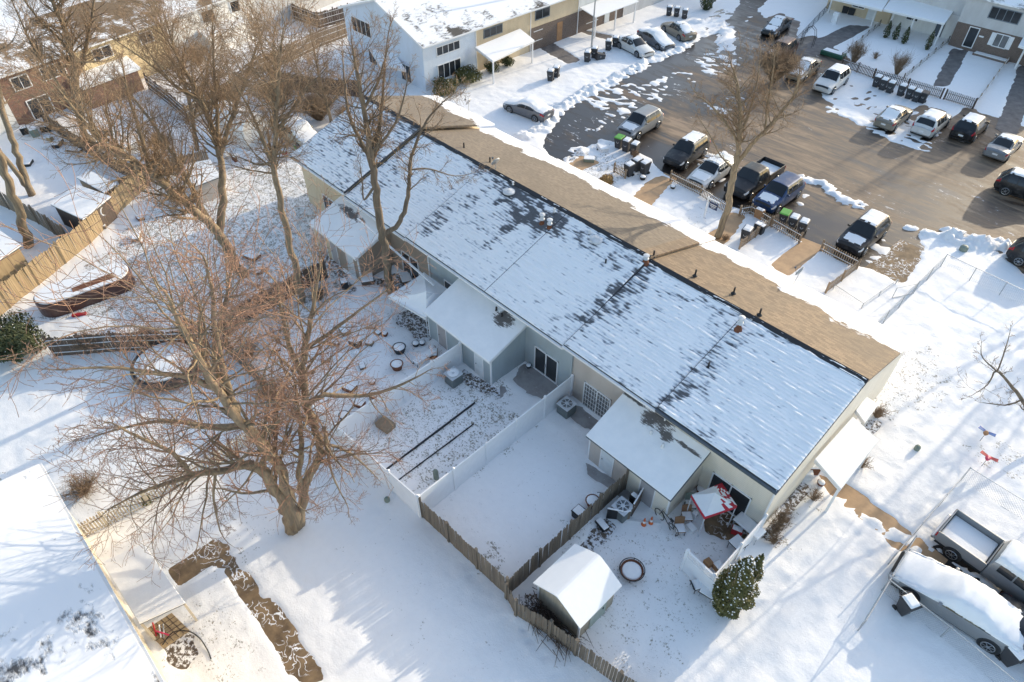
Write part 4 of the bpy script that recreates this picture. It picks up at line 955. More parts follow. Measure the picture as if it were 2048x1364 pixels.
    for s in (-1, 1):
        ja, jb = ((2.55, 3.6) if s < 0 else (11.45, 10.4))
        patch(.03, .42, ja, jb, .012, 4, 3).build('headlight', M['lampg'], t)
        if kind == 'pickup':
            m = MB(); m.box(-LL/2-.012, -LL/2+.05, s*.935-.04, s*.935+.045, .82, 1.12); m.build('taillight', M['redl'], t)
        else: patch(L-.38 if kind == 'sedan' else L-.30, L-.02, ja+(.1 if s < 0 else -.1), jb+(.5 if s < 0 else -.5)*(kind != 'sedan'), .012, 4, 3).build('taillight', M['redl'], t)
        mr = MB(); q = tr(P(sw[0]+.12, 3.2 if s < 0 else 10.8)); mr.box(q.x-.07, q.x+.07, q.y-(.16 if q.y < 0 else 0), q.y+(.16 if q.y > 0 else 0), q.z, q.z+.13); mr.build('mirror', M['p_'+color], t, bevel=.03)
    gr = patch(.0, .10, 5.4, 8.6, .012, 2, 4); gr.build('grille', M['black'], t)
    if kind != 'pickup':
        pl = MB(); xr = -LL/2-.012; pl.box(xr, xr+.03, -.2, .2, .6, .74) ; pl.build('licence_plate', M['whitep'], t)
        sill = MB(); sill.box(-LL/2+.25, LL/2-.25, -W/2+.08, W/2-.08, .16, .34); sill.build('underbody', M['black'], t)
    else:
        sill = MB(); sill.box(-LL/2+.1, LL/2-.3, -W/2+.14, W/2-.14, .28, .56); sill.build('underbody', M['black'], t)
    rng = random.Random(sum(map(ord, label))); sn = MB()
    def add(p): sn.add(p.v, p.f)
    if 'a' in snow:
        add(patch(.06, L-.06, 3.15 if 's' in snow else 4.05, 10.85 if 's' in snow else 9.95, .06, 44, 16, jit=1, rng=rng))
    else:
        if 'r' in snow: add(patch(ws[1]+.02, rw[0]-.02, 5.6, 8.4, .05, 14, 8, jit=1, rng=rng))
        if 'h' in snow: add(patch(.25, ws[0]-.1, 5.7, 8.3, .035, 10, 8, jit=1, rng=rng))
        if 'w' in snow: add(patch(ws[0]-.1, ws[1]+.1, 5.4, 8.6, .04, 8, 8, jit=1, rng=rng))
        if 'b' in snow: add(patch(rw[0]-.1, L-.15, 5.3, 8.7, .05, 12, 8, jit=1, rng=rng))
    if sn.v: sn.build('snow_cover', M['snow_t'], t, smooth=True)
    t.location = c; t.rotation_euler = (0, 0, R(heading)); t.scale = (S, S, S)
    return t
car('sedan', 'grey sedan under snow, alone on the snowy lawn side of the car park', (1056,214), 187, 'gray', 'a')
car('sedan', 'clean white sedan beside the pair of black bins', (1270,90), -12, 'white', 'rb')
car('sedan', 'dark sedan fully covered with snow, second of the upper row of three', (1312,76), -14, 'gray', 'a')
car('sedan', 'beige sedan with red tail lights, last of the upper row of three', (1357,58), 160, 'tan', 'rbw')
car('suv', 'silver crossover driving or parked alone with its roof clear', (1281,246), -87, 'silver', 'h')
car('suv', 'black crossover with snow on its roof beside the white sedan', (1374,302), -85, 'black', 'r')
car('sedan', 'white sedan with dusty snow on its bonnet behind the picket fence', (1424,340), -88, 'white', 'hr')
car('pickup', 'black pickup half hidden behind the bare tree', (1510,352), -90, 'black', 'c', z=1.0)
car('suv', 'blue crossover with snowy bonnet by the brown boxes', (1558,386), -90, 'blue', 'h')
car('suv', 'black crossover with snowy roof and bonnet parked alone', (1728,466), -90, 'black', 'rh')
car('sedan', 'dark frosted sedan beside the railing, top of the photo', (1554,50), -82, 'dgray', 'hrw')
car('suv', 'brown car half hidden by the shrubby tree', (1562,102), -84, 'brown', 'h')
car('sedan', 'tan car with snowy roof behind the white crossover', (1608,136), -84, 'tan', 'rhw')
car('suv', 'white crossover nearest the long row of bins', (1664,160), -86, 'white', 'r')
car('sedan', 'tan sedan backed to the lane with clean tail lights', (1789,230), 92, 'tan', 'rb')
car('suv', 'white crossover second in the right row, seen from behind', (1864,244), 91, 'white', 'r')
car('suv', 'black crossover third in the right row with snow on its roof', (1942,252), 91, 'black', 'r')
car('sedan', 'silver sedan fourth in the right row', (2010,288), 91, 'silver', 'r')
car('suv', 'dark red lit car cut off by the right edge of the photo', (2062,378), 5, 'black', 'r')
car('suv', 'dark car at the right edge beside the snow heap', (2098,522), 0, 'black', '')
car('pickup', 'silver pickup with snow in its open bed, lower right', (2010,1128), -4, 'silver', 'ca', z=.9, S=1.02, group=None)
car('sedan', 'silver sedan under thick snow beside the wheeled bin, lower right', (1918,1198), 183, 'silver', 'as', z=.8, S=1.18, group=None)
car('sedan', 'dark car just entering the bottom right corner', (2100,1300), -6, 'black', '', group=None)
car('pickup', 'old cream pickup in the left yard behind the long roof', (590,262), 2, 'cream', 'ca', z=.9, group=None)
# ---------------------------------------------------------------- fences
def path3(px, z=0): return [G(a, b, z) for a, b in px]
def fence(kind, label, pts, h=1.8, mat=None, group=None, seed=1, rails=False, side=1, gap=None, name=None, posts=True):
    "pts: ground points; every fence is a thing with posts, rails and a run of boards"
    rng = random.Random(seed); pts = [Vector(p) for p in pts]; pj = (sum(map(ord, label)) % 17)*.0013
    for p in pts: p.z = 0
    t = thing(name or {'vinyl': 'vinyl_fence', 'wood': 'wooden_fence', 'picket': 'picket_fence', 'chain': 'chain_link_fence'}[kind], label, 'fence', pts[0], group)
    b = MB(); rl = MB(); sn = MB()
    for a, c in zip(pts[:-1], pts[1:]):
        d = c-a; L = d.length; d.normalize(); nrm = Vector((-d.y, d.x, 0))*side; up = Vector((0,0,1))
        if kind == 'vinyl':
            b.bar(a+up*(h/2+.03), c+up*(h/2+.03), .04, h-.12)
            n = int(L/.3)
            for i in range(1, n):
                p = a+d*(L*i/n); b.bar(p+up*.1, p+up*(h-.1), .012, .052, d)
            rl.bar(a+up*(h-.05), c+up*(h-.05), .07, .09); rl.bar(a+up*.1, c+up*.1, .07, .1); sn.bar(a+up*(h+.015), c+up*(h+.015), .06, .035)
        elif kind == 'wood':
            w = .135; n = int(L/.145)
            for i in range(n):
                p = a+d*(L*(i+.5)/n)+nrm*rng.uniform(-.012, .012); hh = h+rng.uniform(-.06, .05)+.05*math.sin(i*.35+seed)
                lean = nrm*rng.uniform(-.03, .03)+d*rng.uniform(-.02, .02)
                q0, q1, q2 = p, p+lean*.9+up*(hh-.06), p+lean+up*hh
                th = nrm*.01; x = d*w/2
                vs = [q0-x-th, q0+x-th, q1+x-th, q2+x*.45-th, q2-x*.45-th, q1-x-th]; vs += [v+th*2 for v in vs]
                b.add(vs, [(5,4,3,2,1,0), (6,7,8,9,10,11)]+[(k, (k+1)%6, 6+(k+1)%6, 6+k) for k in range(6)])
            if rails:
                for z in (.35, h*.55, h-.3):
                    rl.bar(a-nrm*.045+up*z, c-nrm*.045+up*z, .05, .09); sn.bar(a-nrm*.05+up*(z+.06), c-nrm*.05+up*(z+.06), .05, .03)
        elif kind == 'picket':
            g = gap or .17; n = int(L/g)
            for i in range(n):
                p = a+d*(L*(i+.5)/n); hh = h+rng.uniform(-.03, .03); x = d*.042; th = nrm*.009
                vs = [p-x-th, p+x-th, p+x+up*(hh-.07)-th, p+up*hh-th, p-x+up*(hh-.07)-th]; vs += [v+th*2 for v in vs]
                b.add(vs, [(4,3,2,1,0), (5,6,7,8,9)]+[(k, (k+1)%5, 5+(k+1)%5, 5+k) for k in range(5)])
            for z in (.22, h-.28): rl.bar(a-nrm*.03+up*z, c-nrm*.03+up*z, .035, .07); sn.bar(a-nrm*.035+up*(z+.045), c-nrm*.035+up*(z+.045), .04, .02)
        else:
            rl.tube([a+up*h, c+up*h], .022, 6); rl.tube([a+up*.05, c+up*.05], .01, 4)
            n = int(L/.16); segs = []
            for i in range(-int(h/.16), n):
                for s in (1, -1):
                    x0 = i*.16; x1 = x0+h; z0, z1 = (.05, h) if s == 1 else (h, .05)
                    ca, cb = max(0, x0), min(L, x1)
                    if cb <= ca: continue
                    za = z0+(z1-z0)*(ca-x0)/h; zb_ = z0+(z1-z0)*(cb-x0)/h
                    b.tube([a+d*ca+up*za, a+d*cb+up*zb_], .0035, 3, False)
    mm = M[mat] if mat else {'vinyl': M['vinyl'], 'wood': M['woodg'], 'picket': M['woodt'], 'chain': M['metal']}[kind]
    b.build({'vinyl': 'panel', 'wood': 'boards', 'picket': 'pickets', 'chain': 'mesh'}[kind], mm, t)
    if rl.v: rl.build('rails', mm, t)
    if sn.v: sn.build('snow_line', M['snow_t'], t)
    if posts:
        done = []
        for a, c in zip(pts[:-1], pts[1:]):
            L = (c-a).length; n = max(1, round(L/2.4))
            for i in range(n+1):
                p = a.lerp(c, i/n)
                if any((p-q).length < .3 for q in done): continue
                done.append(p); m = MB()
                if kind == 'vinyl':
                    m.box(p.x-.065-pj, p.x+.065+pj, p.y-.065-pj, p.y+.065+pj, 0, h+.08); m.lathe([(.1, h+.08), (.1, h+.1), (.0, h+.17)], c=(p.x, p.y, 0), n=4)
                elif kind == 'chain': m.tube([p, p+Vector((0,0,h+.05))], .03, 6)
                elif kind == 'wood': m.box(p.x-.05-pj, p.x+.05+pj, p.y-.05-pj, p.y+.05+pj, 0, h+.12+.06*rng.random())
                else: m.box(p.x-.045-pj, p.x+.045+pj, p.y-.045-pj, p.y+.045+pj, 0, h+.05)
                m.build('post', mm, t)
    return t
V = Vector
fence('vinyl', 'white vinyl fence between the bare patio yard and the smooth snow yard', [V((-17.15,21.3,0)), V((-16.9,9.75,0))], 1.85)
fence('vinyl', 'white vinyl fence from the grey shed to the back corner', [V((-23.75,18.35,0)), V((-23.6,9.35,0))], 1.85)
fence('vinyl', 'white vinyl back fence behind the bare patio yard', [V((-23.55,9.3,0)), V((-16.95,9.7,0))], 1.85)
fence('vinyl', 'grey white back fence between the low forked tree and the vinyl corner', [V((-29.2,8.9,0)), V((-26.3,9.2,0)), V((-23.65,9.3,0))], 1.7)
fence('wood', 'brown back fence behind the smooth snow yard, between white fence and garden shed', [V((-16.85,9.75,0)), V((-10.75,10.0,0))], 1.75, seed=3)
fence('wood', 'brown fence running from the beige shed past the green garden shed', [V((-10.75,18.6,0)), V((-10.75,10.0,0))], 1.65, seed=4, side=-1)
fence('wood', 'leaning brown fence below the garden shed, bottom middle', [V((-10.7,9.9,0)), G(1032,1232), G(1100,1272), G(1150,1310), G(1235,1372), G(1320,1430)], 1.5, seed=5)
fence('vinyl', 'white vinyl side fence from the house corner to the arborvitae', [V((-4.38,21.3,0)), V((-4.33,16.9,0))], 1.8)
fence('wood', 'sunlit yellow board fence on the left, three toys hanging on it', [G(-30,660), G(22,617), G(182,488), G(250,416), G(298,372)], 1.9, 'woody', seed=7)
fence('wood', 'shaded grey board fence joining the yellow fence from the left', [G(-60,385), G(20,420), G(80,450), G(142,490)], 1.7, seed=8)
fence('wood', 'dark three rail fence in front of the yellow siding house', [G(92,248), G(150,292), G(235,345), G(300,372)], 1.6, 'woodd', seed=9, side=-1, rails=True)
fence('wood', 'short sunlit fence between two snowy gardens, upper left', [G(378,245), G(420,222), G(470,190)], 1.7, 'woody', seed=10, rails=True)
fence('wood', 'dark fence between the leaning tree gardens', [G(300,180), G(345,215), G(378,245)], 1.7, 'woodd', seed=11, rails=True)
fence('wood', 'curving brown stockade fence beside the pale blue gable', [G(470,190), G(520,150), G(580,125), G(640,95), G(716,66)], 1.9, 'woodt', seed=12, rails=True)
fence('wood', 'dark fence at the top left of the pale blue house', [G(516,42), G(560,28), G(640,58), G(700,40)], 1.9, 'woodd', seed=13, rails=True)
fence('wood', 'near black fence below the pale blue gable', [G(545,170), G(610,186), G(722,196)], 1.8, 'woodd', seed=14, side=-1)
fence('wood', 'dark vine covered back fence in the left gardens', [G(112,714), G(240,704), G(420,698)], 1.7, 'woodd', seed=15, rails=True)
fence('wood', 'snow railed fence from the garden back to the tan shed', [G(440,690), G(480,652), G(560,608), G(655,556)], 1.7, 'woodd', seed=16, side=-1, rails=True)
fence('wood', 'brown fence running down to the back corner by the low forked tree', [G(440,690), G(500,750), G(560,810)], 1.7, seed=17)
fence('wood', 'pale garden fence along the fenced terrace, left middle', [G(250,390), G(330,352), G(420,330)], 1.5, 'woodt', seed=18)
fence('picket', 'long cream spaced picket fence under the low forked tree', [G(-10,1030+60), G(130,1095), G(300,1010), G(440,930), G(560,845)], 1.2, 'cream', seed=20, gap=.14)
fence('picket', 'front picket fence behind the white dusty sedan', [G(1340,362), G(1400,392), G(1455,430)], 1.0, group=None)
fence('picket', 'small picket enclosure round the dark grill bin', [G(1478,432), G(1500,428), G(1540,452)], .95)
fence('picket', 'picket fence side running back from the dark grill bin', [G(1540,452), G(1478,500)], .95)
fence('picket', 'short picket fence with three wheeled bins behind it', [G(1542,455), G(1598,487)], 1.0)
fence('picket', 'picket fence in front of the parked black crossover', [G(1640,502), G(1712,540)], 1.0)
fence('picket', 'side picket run ending on the lawn by the chain link gate', [G(1712,540), G(1650,588)], 1.0)
fence('picket', 'short dark picket fence by the tan dry grass', [G(1228,345), G(1250,358)], .9)
fence('picket', 'long brown picket fence in front of the porch gardens', [G(1682,134), G(1745,158), G(1812,178), G(1880,198)], 1.1, 'woodd')
fence('picket', 'brown picket fence right of the dark paved path', [G(1886,200), G(1945,218)], 1.1, 'woodd')
fence('picket', 'low rail fence between the two paved front gardens', [G(1806,160), G(1895,85)], .7, 'woodg', gap=.5)
fence('picket', 'low fence right of the snowy paved garden', [G(1945,218), G(2015,122)], .7, 'woodt', gap=.5)
fence('picket', 'garden fence between the porch steps and the shrubs', [G(1682,118), G(1758,52)], .7, 'woodg', gap=.4)
fence('chain', 'black railing beside the dark frosted sedan', [G(1590,92), G(1655,22)], 1.1, 'black')
fence('chain', 'chain link fence round the bright right lawn, far corner', [G(1700,712), G(1880,535), G(2060,622)], 1.2, group=None)
fence('chain', 'chain link fence behind the pickup yard', [G(1775,1130), G(1920,962), G(2060,1050)], 1.2)
fence('chain', 'chain link fence across the lower right corner', [G(1715,1262), G(1815,1095)], 1.1)
fence('chain', 'chain link fence in front of the snow covered sedan', [G(1762,1182), G(1880,1275), G(2010,1385)], 1.1)
fence('chain', 'black wire fence line on the lawn behind the small picket yard', [G(1665,580), G(1722,618), G(1790,570)], .5)
# chain link gate
t = thing('garden_gate', 'small open chain link gate by the bare concrete pad', 'gate', G(1785,600))
m = MB(); a, b_ = G(1783,598), G(1822,590); u = V((0,0,1)); m.tube([a+u*.1, a+u*1.0, b_+u*1.0, b_+u*.1, a+u*.1], .025, 6); m.build('frame', M['metal'], t)
# ---------------------------------------------------------------- lattice screen, canopies, garden shed
def lattice():
    a, b_ = G(1362,1140), G(1432,1208); t = thing('lattice_screen', 'white vinyl privacy screen with a lattice top', 'screen', a); d = (b_-a); L = d.length; d.normalize(); u = V((0,0,1))
    m = MB(); m.bar(a+u*.75, b_+u*.75, .05, 1.3); m.build('panel', M['vinyl'], t)
    m = MB(); n = 16
    for i in range(-3, n+1):
        for s in (0, 1):
            x0, x1 = i*L/n, (i+3)*L/n; ca, cb = max(0, x0), min(L, x1)
            if cb > ca:
                z0, z1 = (1.42, 1.82) if s == 0 else (1.82, 1.42); f = lambda x: z0+(z1-z0)*(x-x0)/(x1-x0)
                m.bar(a+d*ca+u*f(ca), a+d*cb+u*f(cb), .02, .035)
    m.build('lattice', M['vinyl'], t); m = MB(); m.bar(a+u*1.4, b_+u*1.4, .07, .07); m.bar(a+u*1.85, b_+u*1.85, .08, .07); m.build('rail', M['vinyl'], t)
    for p in (a, b_): m = MB(); m.box(p.x-.07, p.x+.07, p.y-.07, p.y+.07, 0, 1.95); m.build('post', M['vinyl'], t)
lattice()
def canopy(name, label, px, z, peak, pz, mt, sag=.12, snow=True, val=False):
    c = [G(a, b, z) for a, b in px]; pk = G(*peak, pz); cc = sum(c, V((0,0,0)))/4; t = thing(name, label, 'canopy', (cc.x, cc.y, 0))
    m = MB(); N = 8
    for i in range(4):
        a, b_ = c[i], c[(i+1)%4]; vs = []; fs = []
        for r in range(N+1):
            for k in range(N+1):
                f = r/N; e = a.lerp(b_, k/N); e = e+V((0,0,-sag*4*(k/N)*(1-k/N)*.6)); p = pk.lerp(e, f); p.z -= sag*4*f*(1-f); vs.append(p)
        for r in range(N):
            for k in range(N): fs.append((r*(N+1)+k, (r+1)*(N+1)+k, (r+1)*(N+1)+k+1, r*(N+1)+k+1))
        m.add(vs, fs)
    top = m.build('roof_cloth', mt, t, smooth=True); s = top.modifiers.new('thickness', 'SOLIDIFY'); s.thickness = .02
    if snow:
        m2 = MB(); m2.v = [(x, y, zz+.035) for x, y, zz in m.v]; m2.f = m.f; m2.mi = m.mi
        rng = random.Random(5)
        if val:
            keep = [f for f in m2.f if (sum(m2.v[i][0] for i in f)/4-cc.x)*.9+(sum(m2.v[i][1] for i in f)/4-cc.y) < .42 or rng.random() < .35]
            m2.f = keep; m2.mi = [0]*len(keep)
        o = m2.build('snow_cover', M['snow_t'], t, smooth=True)
    v = MB()
    for i in range(4):
        a, b_ = c[i], c[(i+1)%4]; v.bar(a+V((0,0,-.1)), b_+V((0,0,-.1)), .02, .2)
    v.build('valance', mt if not val else M['redc'], t)
    for p in c: m = MB(); q = p.lerp(V((cc.x, cc.y, z)), .03); m.tube([V((q.x, q.y, 0)), q], .028, 6); m.build('leg', M['metal_w'], t)
    return t
canopy('pop_up_canopy', 'white pop-up canopy with a snowy sagging roof', [(776,592),(848,545),(905,585),(852,636)], 2.1, (852,584), 2.9, M['canvas'], .16)
canopy('pop_up_canopy', 'red canopy with snow on top beside the cream house', [(1383,990),(1444,966),(1474,1012),(1410,1034)], 1.95, (1430,986), 2.3, M['redc'], .05, val=True)
def gshed():
    zE, zR = 1.85, 2.65; A, B, C, D = G(1068,1165,zE), G(1150,1090,zE), G(1242,1172,zE), G(1160,1257,zE)
    x0, x1, y0, y1 = (A.x+B.x)/2, (C.x+D.x)/2, (A.y+D.y)/2, (B.y+C.y)/2; xm = (x0+x1)/2
    t = thing('garden_shed', 'grey green garden shed with a thick snowy gable roof', 'shed', (xm, (y0+y1)/2, 0))
    m = MB(); w = .16; pr = [(x0+w, 0), (x1-w, 0), (x1-w, zE+.02), (xm, zR-.1), (x0+w, zE+.02)]
    vs = [(x, y, z) for y in (y0+w, y1-w) for x, z in pr]; m.add(vs, [(0,1,2,3,4), (9,8,7,6,5)]+[(i, 5+i, 5+(i+1)%5, (i+1)%5) for i in range(5)]); m.build('wall', M['shedw'], t)
    r = MB()
    for xa, xb in ((x0, xm), (x1, xm)):
        r.slab([(xa, y0, zE), (xa, y1, zE), (xb, y1, zR), (xb, y0, zR)], .06)
    r.build('roof', M['metal_dk'], t); s = MB(); n = 8
    X = [x0-.02, x0+.5*(xm-x0), xm-.12, xm, xm+.12, xm+.5*(x1-xm), x1+.02]; Z = [zE+.05, (zE+zR)/2+.1, zR+.03, zR+.06, zR+.03, (zE+zR)/2+.1, zE+.05]
    vs = [(x, y, z) for y in (y0-.03, y1+.03) for x, z in zip(X, Z)]+[(x, y, z-.08) for y in (y0-.03, y1+.03) for x, z in zip(X, Z)]
    fs = [(i, i+1, 7+i+1, 7+i) for i in range(6)]+[(i, 14+i, 15+i, i+1) for i in range(6)]+[(7+i, 8+i, 22+i, 21+i) for i in range(6)]+[(0, 7, 21, 14), (6, 20, 27, 13)]
    s.add(vs, fs); s.build('snow_cover', M['snow_t'], t)
    d = MB(); d.box(x1-w-.001, x1-w+.03, y0+.9, y0+2.0, .05, 1.65); dd = d.build('door', M['shedd'], t); h = MB(); h.box(x1-w+.03, x1-w+.06, y0+1.75, y0+1.8, .8, .95); h.build('handle', M['black'], dd)
    cb = MB()
    for x in (x0+w, x1-w): cb.box(x-.05, x+.05, y0+w-.02, y0+w+.05, 0, zE)
    cb.build('corner_board', M['trim'], t)
M['shedw'] = wood('algae stained shed boards', (.40, .35, .28), (.26, .24, .19)); M['shedd'] = plain('green_tinted_door', (.30, .36, .33), .5)
gshed()
t = thing('brush_pile', 'pile of dark cut branches behind the garden shed', 'brush pile', G(1085,1230)); rng = random.Random(4); sg = []
for i in range(260):
    a = G(1040+rng.random()*60, 1185+rng.random()*30); b_ = G(1100+rng.random()*50, 1255+rng.random()*45); f = rng.random(); p = a.lerp(b_, f)+V((rng.uniform(-.5,.5), rng.uniform(-.35,.35), .05+rng.random()*.4))
    d = (b_-a).normalized()*rng.uniform(.3, .9)+V((rng.gauss(0,.25), rng.gauss(0,.25), rng.gauss(0,.08))); sg.append((p, p+d, .018, .008))
o = segs_mesh('branches', sg, M['woodd'], t, 4)

# ---------------------------------------------------------------- small yard things
def cbox(name, label, cat, px, size, m, rz=0, z=0, snow=True, lid=None, group=None, tilt=0, mname='body'):
    "a bevelled box thing with optional lid and cap of snow"
    p = G(*px, 0); t = thing(name, label, cat, (p.x, p.y, z), group); a, b_, h = size
    o = MB(); o.v = []; vs = [(x*(.92 if zz == 0 else 1)*a/2, y*(.92 if zz == 0 else 1)*b_/2, zz*h) for zz in (0, 1) for y in (-1, 1) for x in (-1, 1)]
    o.add([(p.x+x, p.y+y, z+zz) for x, y, zz in vs], [(0,2,3,1),(4,5,7,6),(0,1,5,4),(2,6,7,3),(0,4,6,2),(1,3,7,5)]); o.build(mname, M[m], t, bevel=.02)
    if lid: q = MB(); q.box(p.x-a/2-.02, p.x+a/2+.02, p.y-b_/2-.02, p.y+b_/2+.04, z+h+.002, z+h+.05); q.build('lid', M[lid], t, bevel=.015)
    if snow: q = MB(); zz = z+h+(.055 if lid else .002); q.box(p.x-a/2+.03, p.x+a/2-.03, p.y-b_/2+.03, p.y+b_/2-.03, zz, zz+.07); q.build('snow_cover', M['snow_t'], t, bevel=.03)
    t.rotation_euler = (tilt, 0, R(rz)); return t
def wheelie(label, px, rz, snow=True, lid='bin', group='wheeled bins put out around the car park', S=1.2, fallen=False, emblem=True):
    p = G(*px); t = thing('wheeled_bin', label, 'wheeled bin', (0,0,0), group)
    m = MB(); vs = []
    for z, w, d0, d1 in ((.06, .22, -.20, .22), (.92, .29, -.30, .36)):
        vs += [(d0, -w, z), (d1, -w, z), (d1, w, z), (d0, w, z)]
    m.add(vs, [(3,2,1,0), (4,5,6,7)]+[(i, (i+1)%4, 4+(i+1)%4, 4+i) for i in range(4)]); m.build('body', M['bin'], t, bevel=.02)
    l = MB(); l.add([(-.34,-.31,.925),(.40,-.31,.925),(.40,.31,.925),(-.34,.31,.925),(-.30,-.28,1.02),(.34,-.28,.98),(.34,.28,.98),(-.30,.28,1.02)], [(3,2,1,0),(4,5,6,7)]+[(i,(i+1)%4,4+(i+1)%4,4+i) for i in range(4)])
    ld = l.build('lid', M[lid], t, bevel=.015); h = MB(); h.tube([(-.38,-.22,.95),(-.38,.22,.95)], .018, 6); h.build('handle', M['bin'], ld)
    for s in (-1, 1): w = MB(); w.lathe([(.12, -.03), (.12, .03)], n=14, M=Matrix.Translation((-.2, s*.25, .12)) @ Matrix.Rotation(R(90), 4, 'X')); w.build('wheel', M['rubber'], t)
    if emblem: e = MB(); e.tube([(.30+.008, .09*math.cos(k*math.pi/6), .62+.09*math.sin(k*math.pi/6)) for k in range(13)], .012, 4); e.build('emblem', M['trim'], t)
    if snow: s = MB(); s.add([(-.27,-.25,1.015),(.31,-.25,.985),(.31,.25,.985),(-.27,.25,1.015),(-.22,-.2,1.10),(.25,-.2,1.06),(.25,.2,1.06),(-.22,.2,1.10)], [(4,5,6,7)]+[(i,(i+1)%4,4+(i+1)%4,4+i) for i in range(4)]); s.build('snow_cover', M['snow_t'], t, bevel=.03)
    t.location = p; t.rotation_euler = (R(80) if fallen else 0, 0, R(rz)); t.scale = (S, S, S)
    if fallen: t.location = p+V((0,0,.3))
    return t
for px, rz, sn, lid, lb in [((1101,162),-60,1,'bin','left bin of the pair alone on the snowy lawn'),((1112,155),-60,1,'bin','right bin of the pair alone on the snowy lawn'),
    ((1174,124),-60,1,'bin','nearer bin of the pair by the lamp post'),((1188,116),-60,1,'bin','farther bin of the pair by the lamp post'),((1216,101),-60,1,'bin','left bin touching the clean white sedan'),((1230,94),-60,1,'bin','right bin touching the clean white sedan'),
    ((1337,32),-60,1,'bin','left of the three bins behind the beige sedan'),((1352,34),-60,1,'bin','middle of the three bins behind the beige sedan'),((1368,38),-60,1,'bin','right of the three bins behind the beige sedan'),
    ((1237,296),-80,0,'green','green lidded bin by the silver crossover'),((1252,303),-80,1,'bin','bin next to the green lidded bin by the silver crossover'),((1268,310),-80,1,'bin','third bin from the green lidded one by the silver crossover'),
    ((1257,352),-95,1,'bin','nearest bin beside the dry ornamental grass'),((1272,342),-95,1,'bin','bin behind the one beside the dry ornamental grass'),((1288,348),-95,1,'bin','right bin beside the dry ornamental grass'),
    ((1472,384),-90,0,'green','green lidded bin behind the big bare tree'),((1564,448),-80,0,'green','green lidded bin behind the short picket fence'),((1582,458),-80,1,'bin','middle bin behind the short picket fence'),((1601,467),-80,1,'bin','right bin behind the short picket fence'),((1489,482),-80,1,'bin','bin inside the small picket enclosure')]:
    wheelie(lb, px, rz, bool(sn), lid)
wheelie('tipped over bin lying by the lamp post pair', (1210,118), -30, False, fallen=True)
for i in range(7):
    wheelie(['first','second','third','fourth','fifth','sixth','last'][i]+' bin from the left in the long snow topped row by the brown picket fence', [(1750,174),(1763,180),(1777,186),(1799,192),(1815,198),(1829,204),(1842,206)][i], -85, i < 6, group='long row of bins by the picket fence')
wheelie('big bin with snowy lid beside the snow covered sedan', (1803,1222), -25, True, 'bin', None, S=1.08); wheelie('bin with snowy lid at the bottom right corner', (2010,1322), -20, True, 'bin', None, S=1.08)
def condenser(label, px, guard=False):
    p = G(*px); t = thing('air_conditioner', label, 'air conditioner', p, 'outdoor air conditioners behind the row'); a = .42
    m = MB(); m.box(p.x-a, p.x+a, p.y-a, p.y+a, .05, .82); m.build('casing', M['acd'], t, bevel=.08)
    m = MB(); m.box(p.x-a-.02, p.x+a+.02, p.y-a-.02, p.y+a+.02, .822, .87); m.build('top_panel', M['metal_w'], t, bevel=.06)
    m = MB(); m.lathe([(.33, .871), (.33, .876)], c=(p.x, p.y, 0), n=24); g = m.build('fan_opening', M['black'], t)
    m = MB()
    for r in (.12, .2, .27, .33): m.tube([(p.x+r*math.cos(k*math.pi/12), p.y+r*math.sin(k*math.pi/12), .895) for k in range(25)], .008, 4)
    for k in range(7):
        c, s = math.cos(2*math.pi*k/7), math.sin(2*math.pi*k/7); m.bar((p.x+.1*c, p.y+.1*s, .885), (p.x+.33*c, p.y+.33*s, .885), .05 if not guard else .03, .012)
    m.lathe([(.12, .88), (.13, .90), (.09, .92), (0, .925)], c=(p.x, p.y, 0), n=14); m.build('fan_guard', M['metal_w'], g)
    return t
M['acd'] = plain('grey_green_ac_casing', (.13, .15, .15), .5)
condenser('condenser with a snow ring on top, by the grey shed', (908,766)); condenser('condenser beside the gridded sliding door', (1132,826)); condenser('condenser penned behind the bicycle', (1242,1030))
m = MB(); p = G(908,766); m.lathe([(.34,.0),(.36,.05),(.26,.08),(.14,.07),(.12,.02)], c=(p.x,p.y,.90), n=20); o = m.build('snow_cap', M['snow_t'], loc=(p.x,p.y,.9)); tag(o, 'ring of snow lying on the condenser by the grey shed', 'snow')
def lamp():
    p = G(1183,95); t = thing('street_lamp', 'tall grey lamp post by the bins, its head above the photo', 'street lamp', p)
    m = MB(); m.tube([p, p+V((0,0,7.5))], [.11, .06], 10); m.build('pole', M['metal'], t)
    m = MB(); m.box(p.x-.5, p.x+.15, p.y-.13, p.y+.13, 7.5, 7.65); m.build('lamp_head', M['metal_dk'], t, bevel=.03); lamp
lamp()
# estate agent sign
def sign():
    p = G(1408,436); t = thing('yard_sign', 'blue estate agent sign on a white post on the front lawn', 'sign', p); m = MB()
    m.box(p.x-.05, p.x+.05, p.y-.05, p.y+.05, 0, 2.0); m.box(p.x-.05, p.x+1.05, p.y-.04, p.y+.04, 1.82, 1.9); m.build('post', M['trim'], t)
    m = MB(); m.box(p.x+.18, p.x+.92, p.y-.02, p.y+.02, 1.1, 1.66); b = m.build('board', M['signb'], t); m = MB(); m.box(p.x+.26, p.x+.84, p.y-.03, p.y-.021, 1.44, 1.50); m.box(p.x+.30, p.x+.80, p.y-.03, p.y-.021, 1.30, 1.36); m.box(p.x+.36, p.x+.74, p.y-.03, p.y-.021, 1.2, 1.23); m.build('lettering', M['trim'], b)
M['signb'] = plain('navy_sign_board', (.02, .035, .09), .5); sign()
def stick(name, label, cat, a, b_, r, m, n=6, z0=0, z1=0):
    p, q = G(*a, z0), G(*b_, z1); o = MB(); o.tube([p, q], r, n); ob = o.build(name, M[m], loc=(p.x, p.y, 0)); return tag(ob, label, cat)
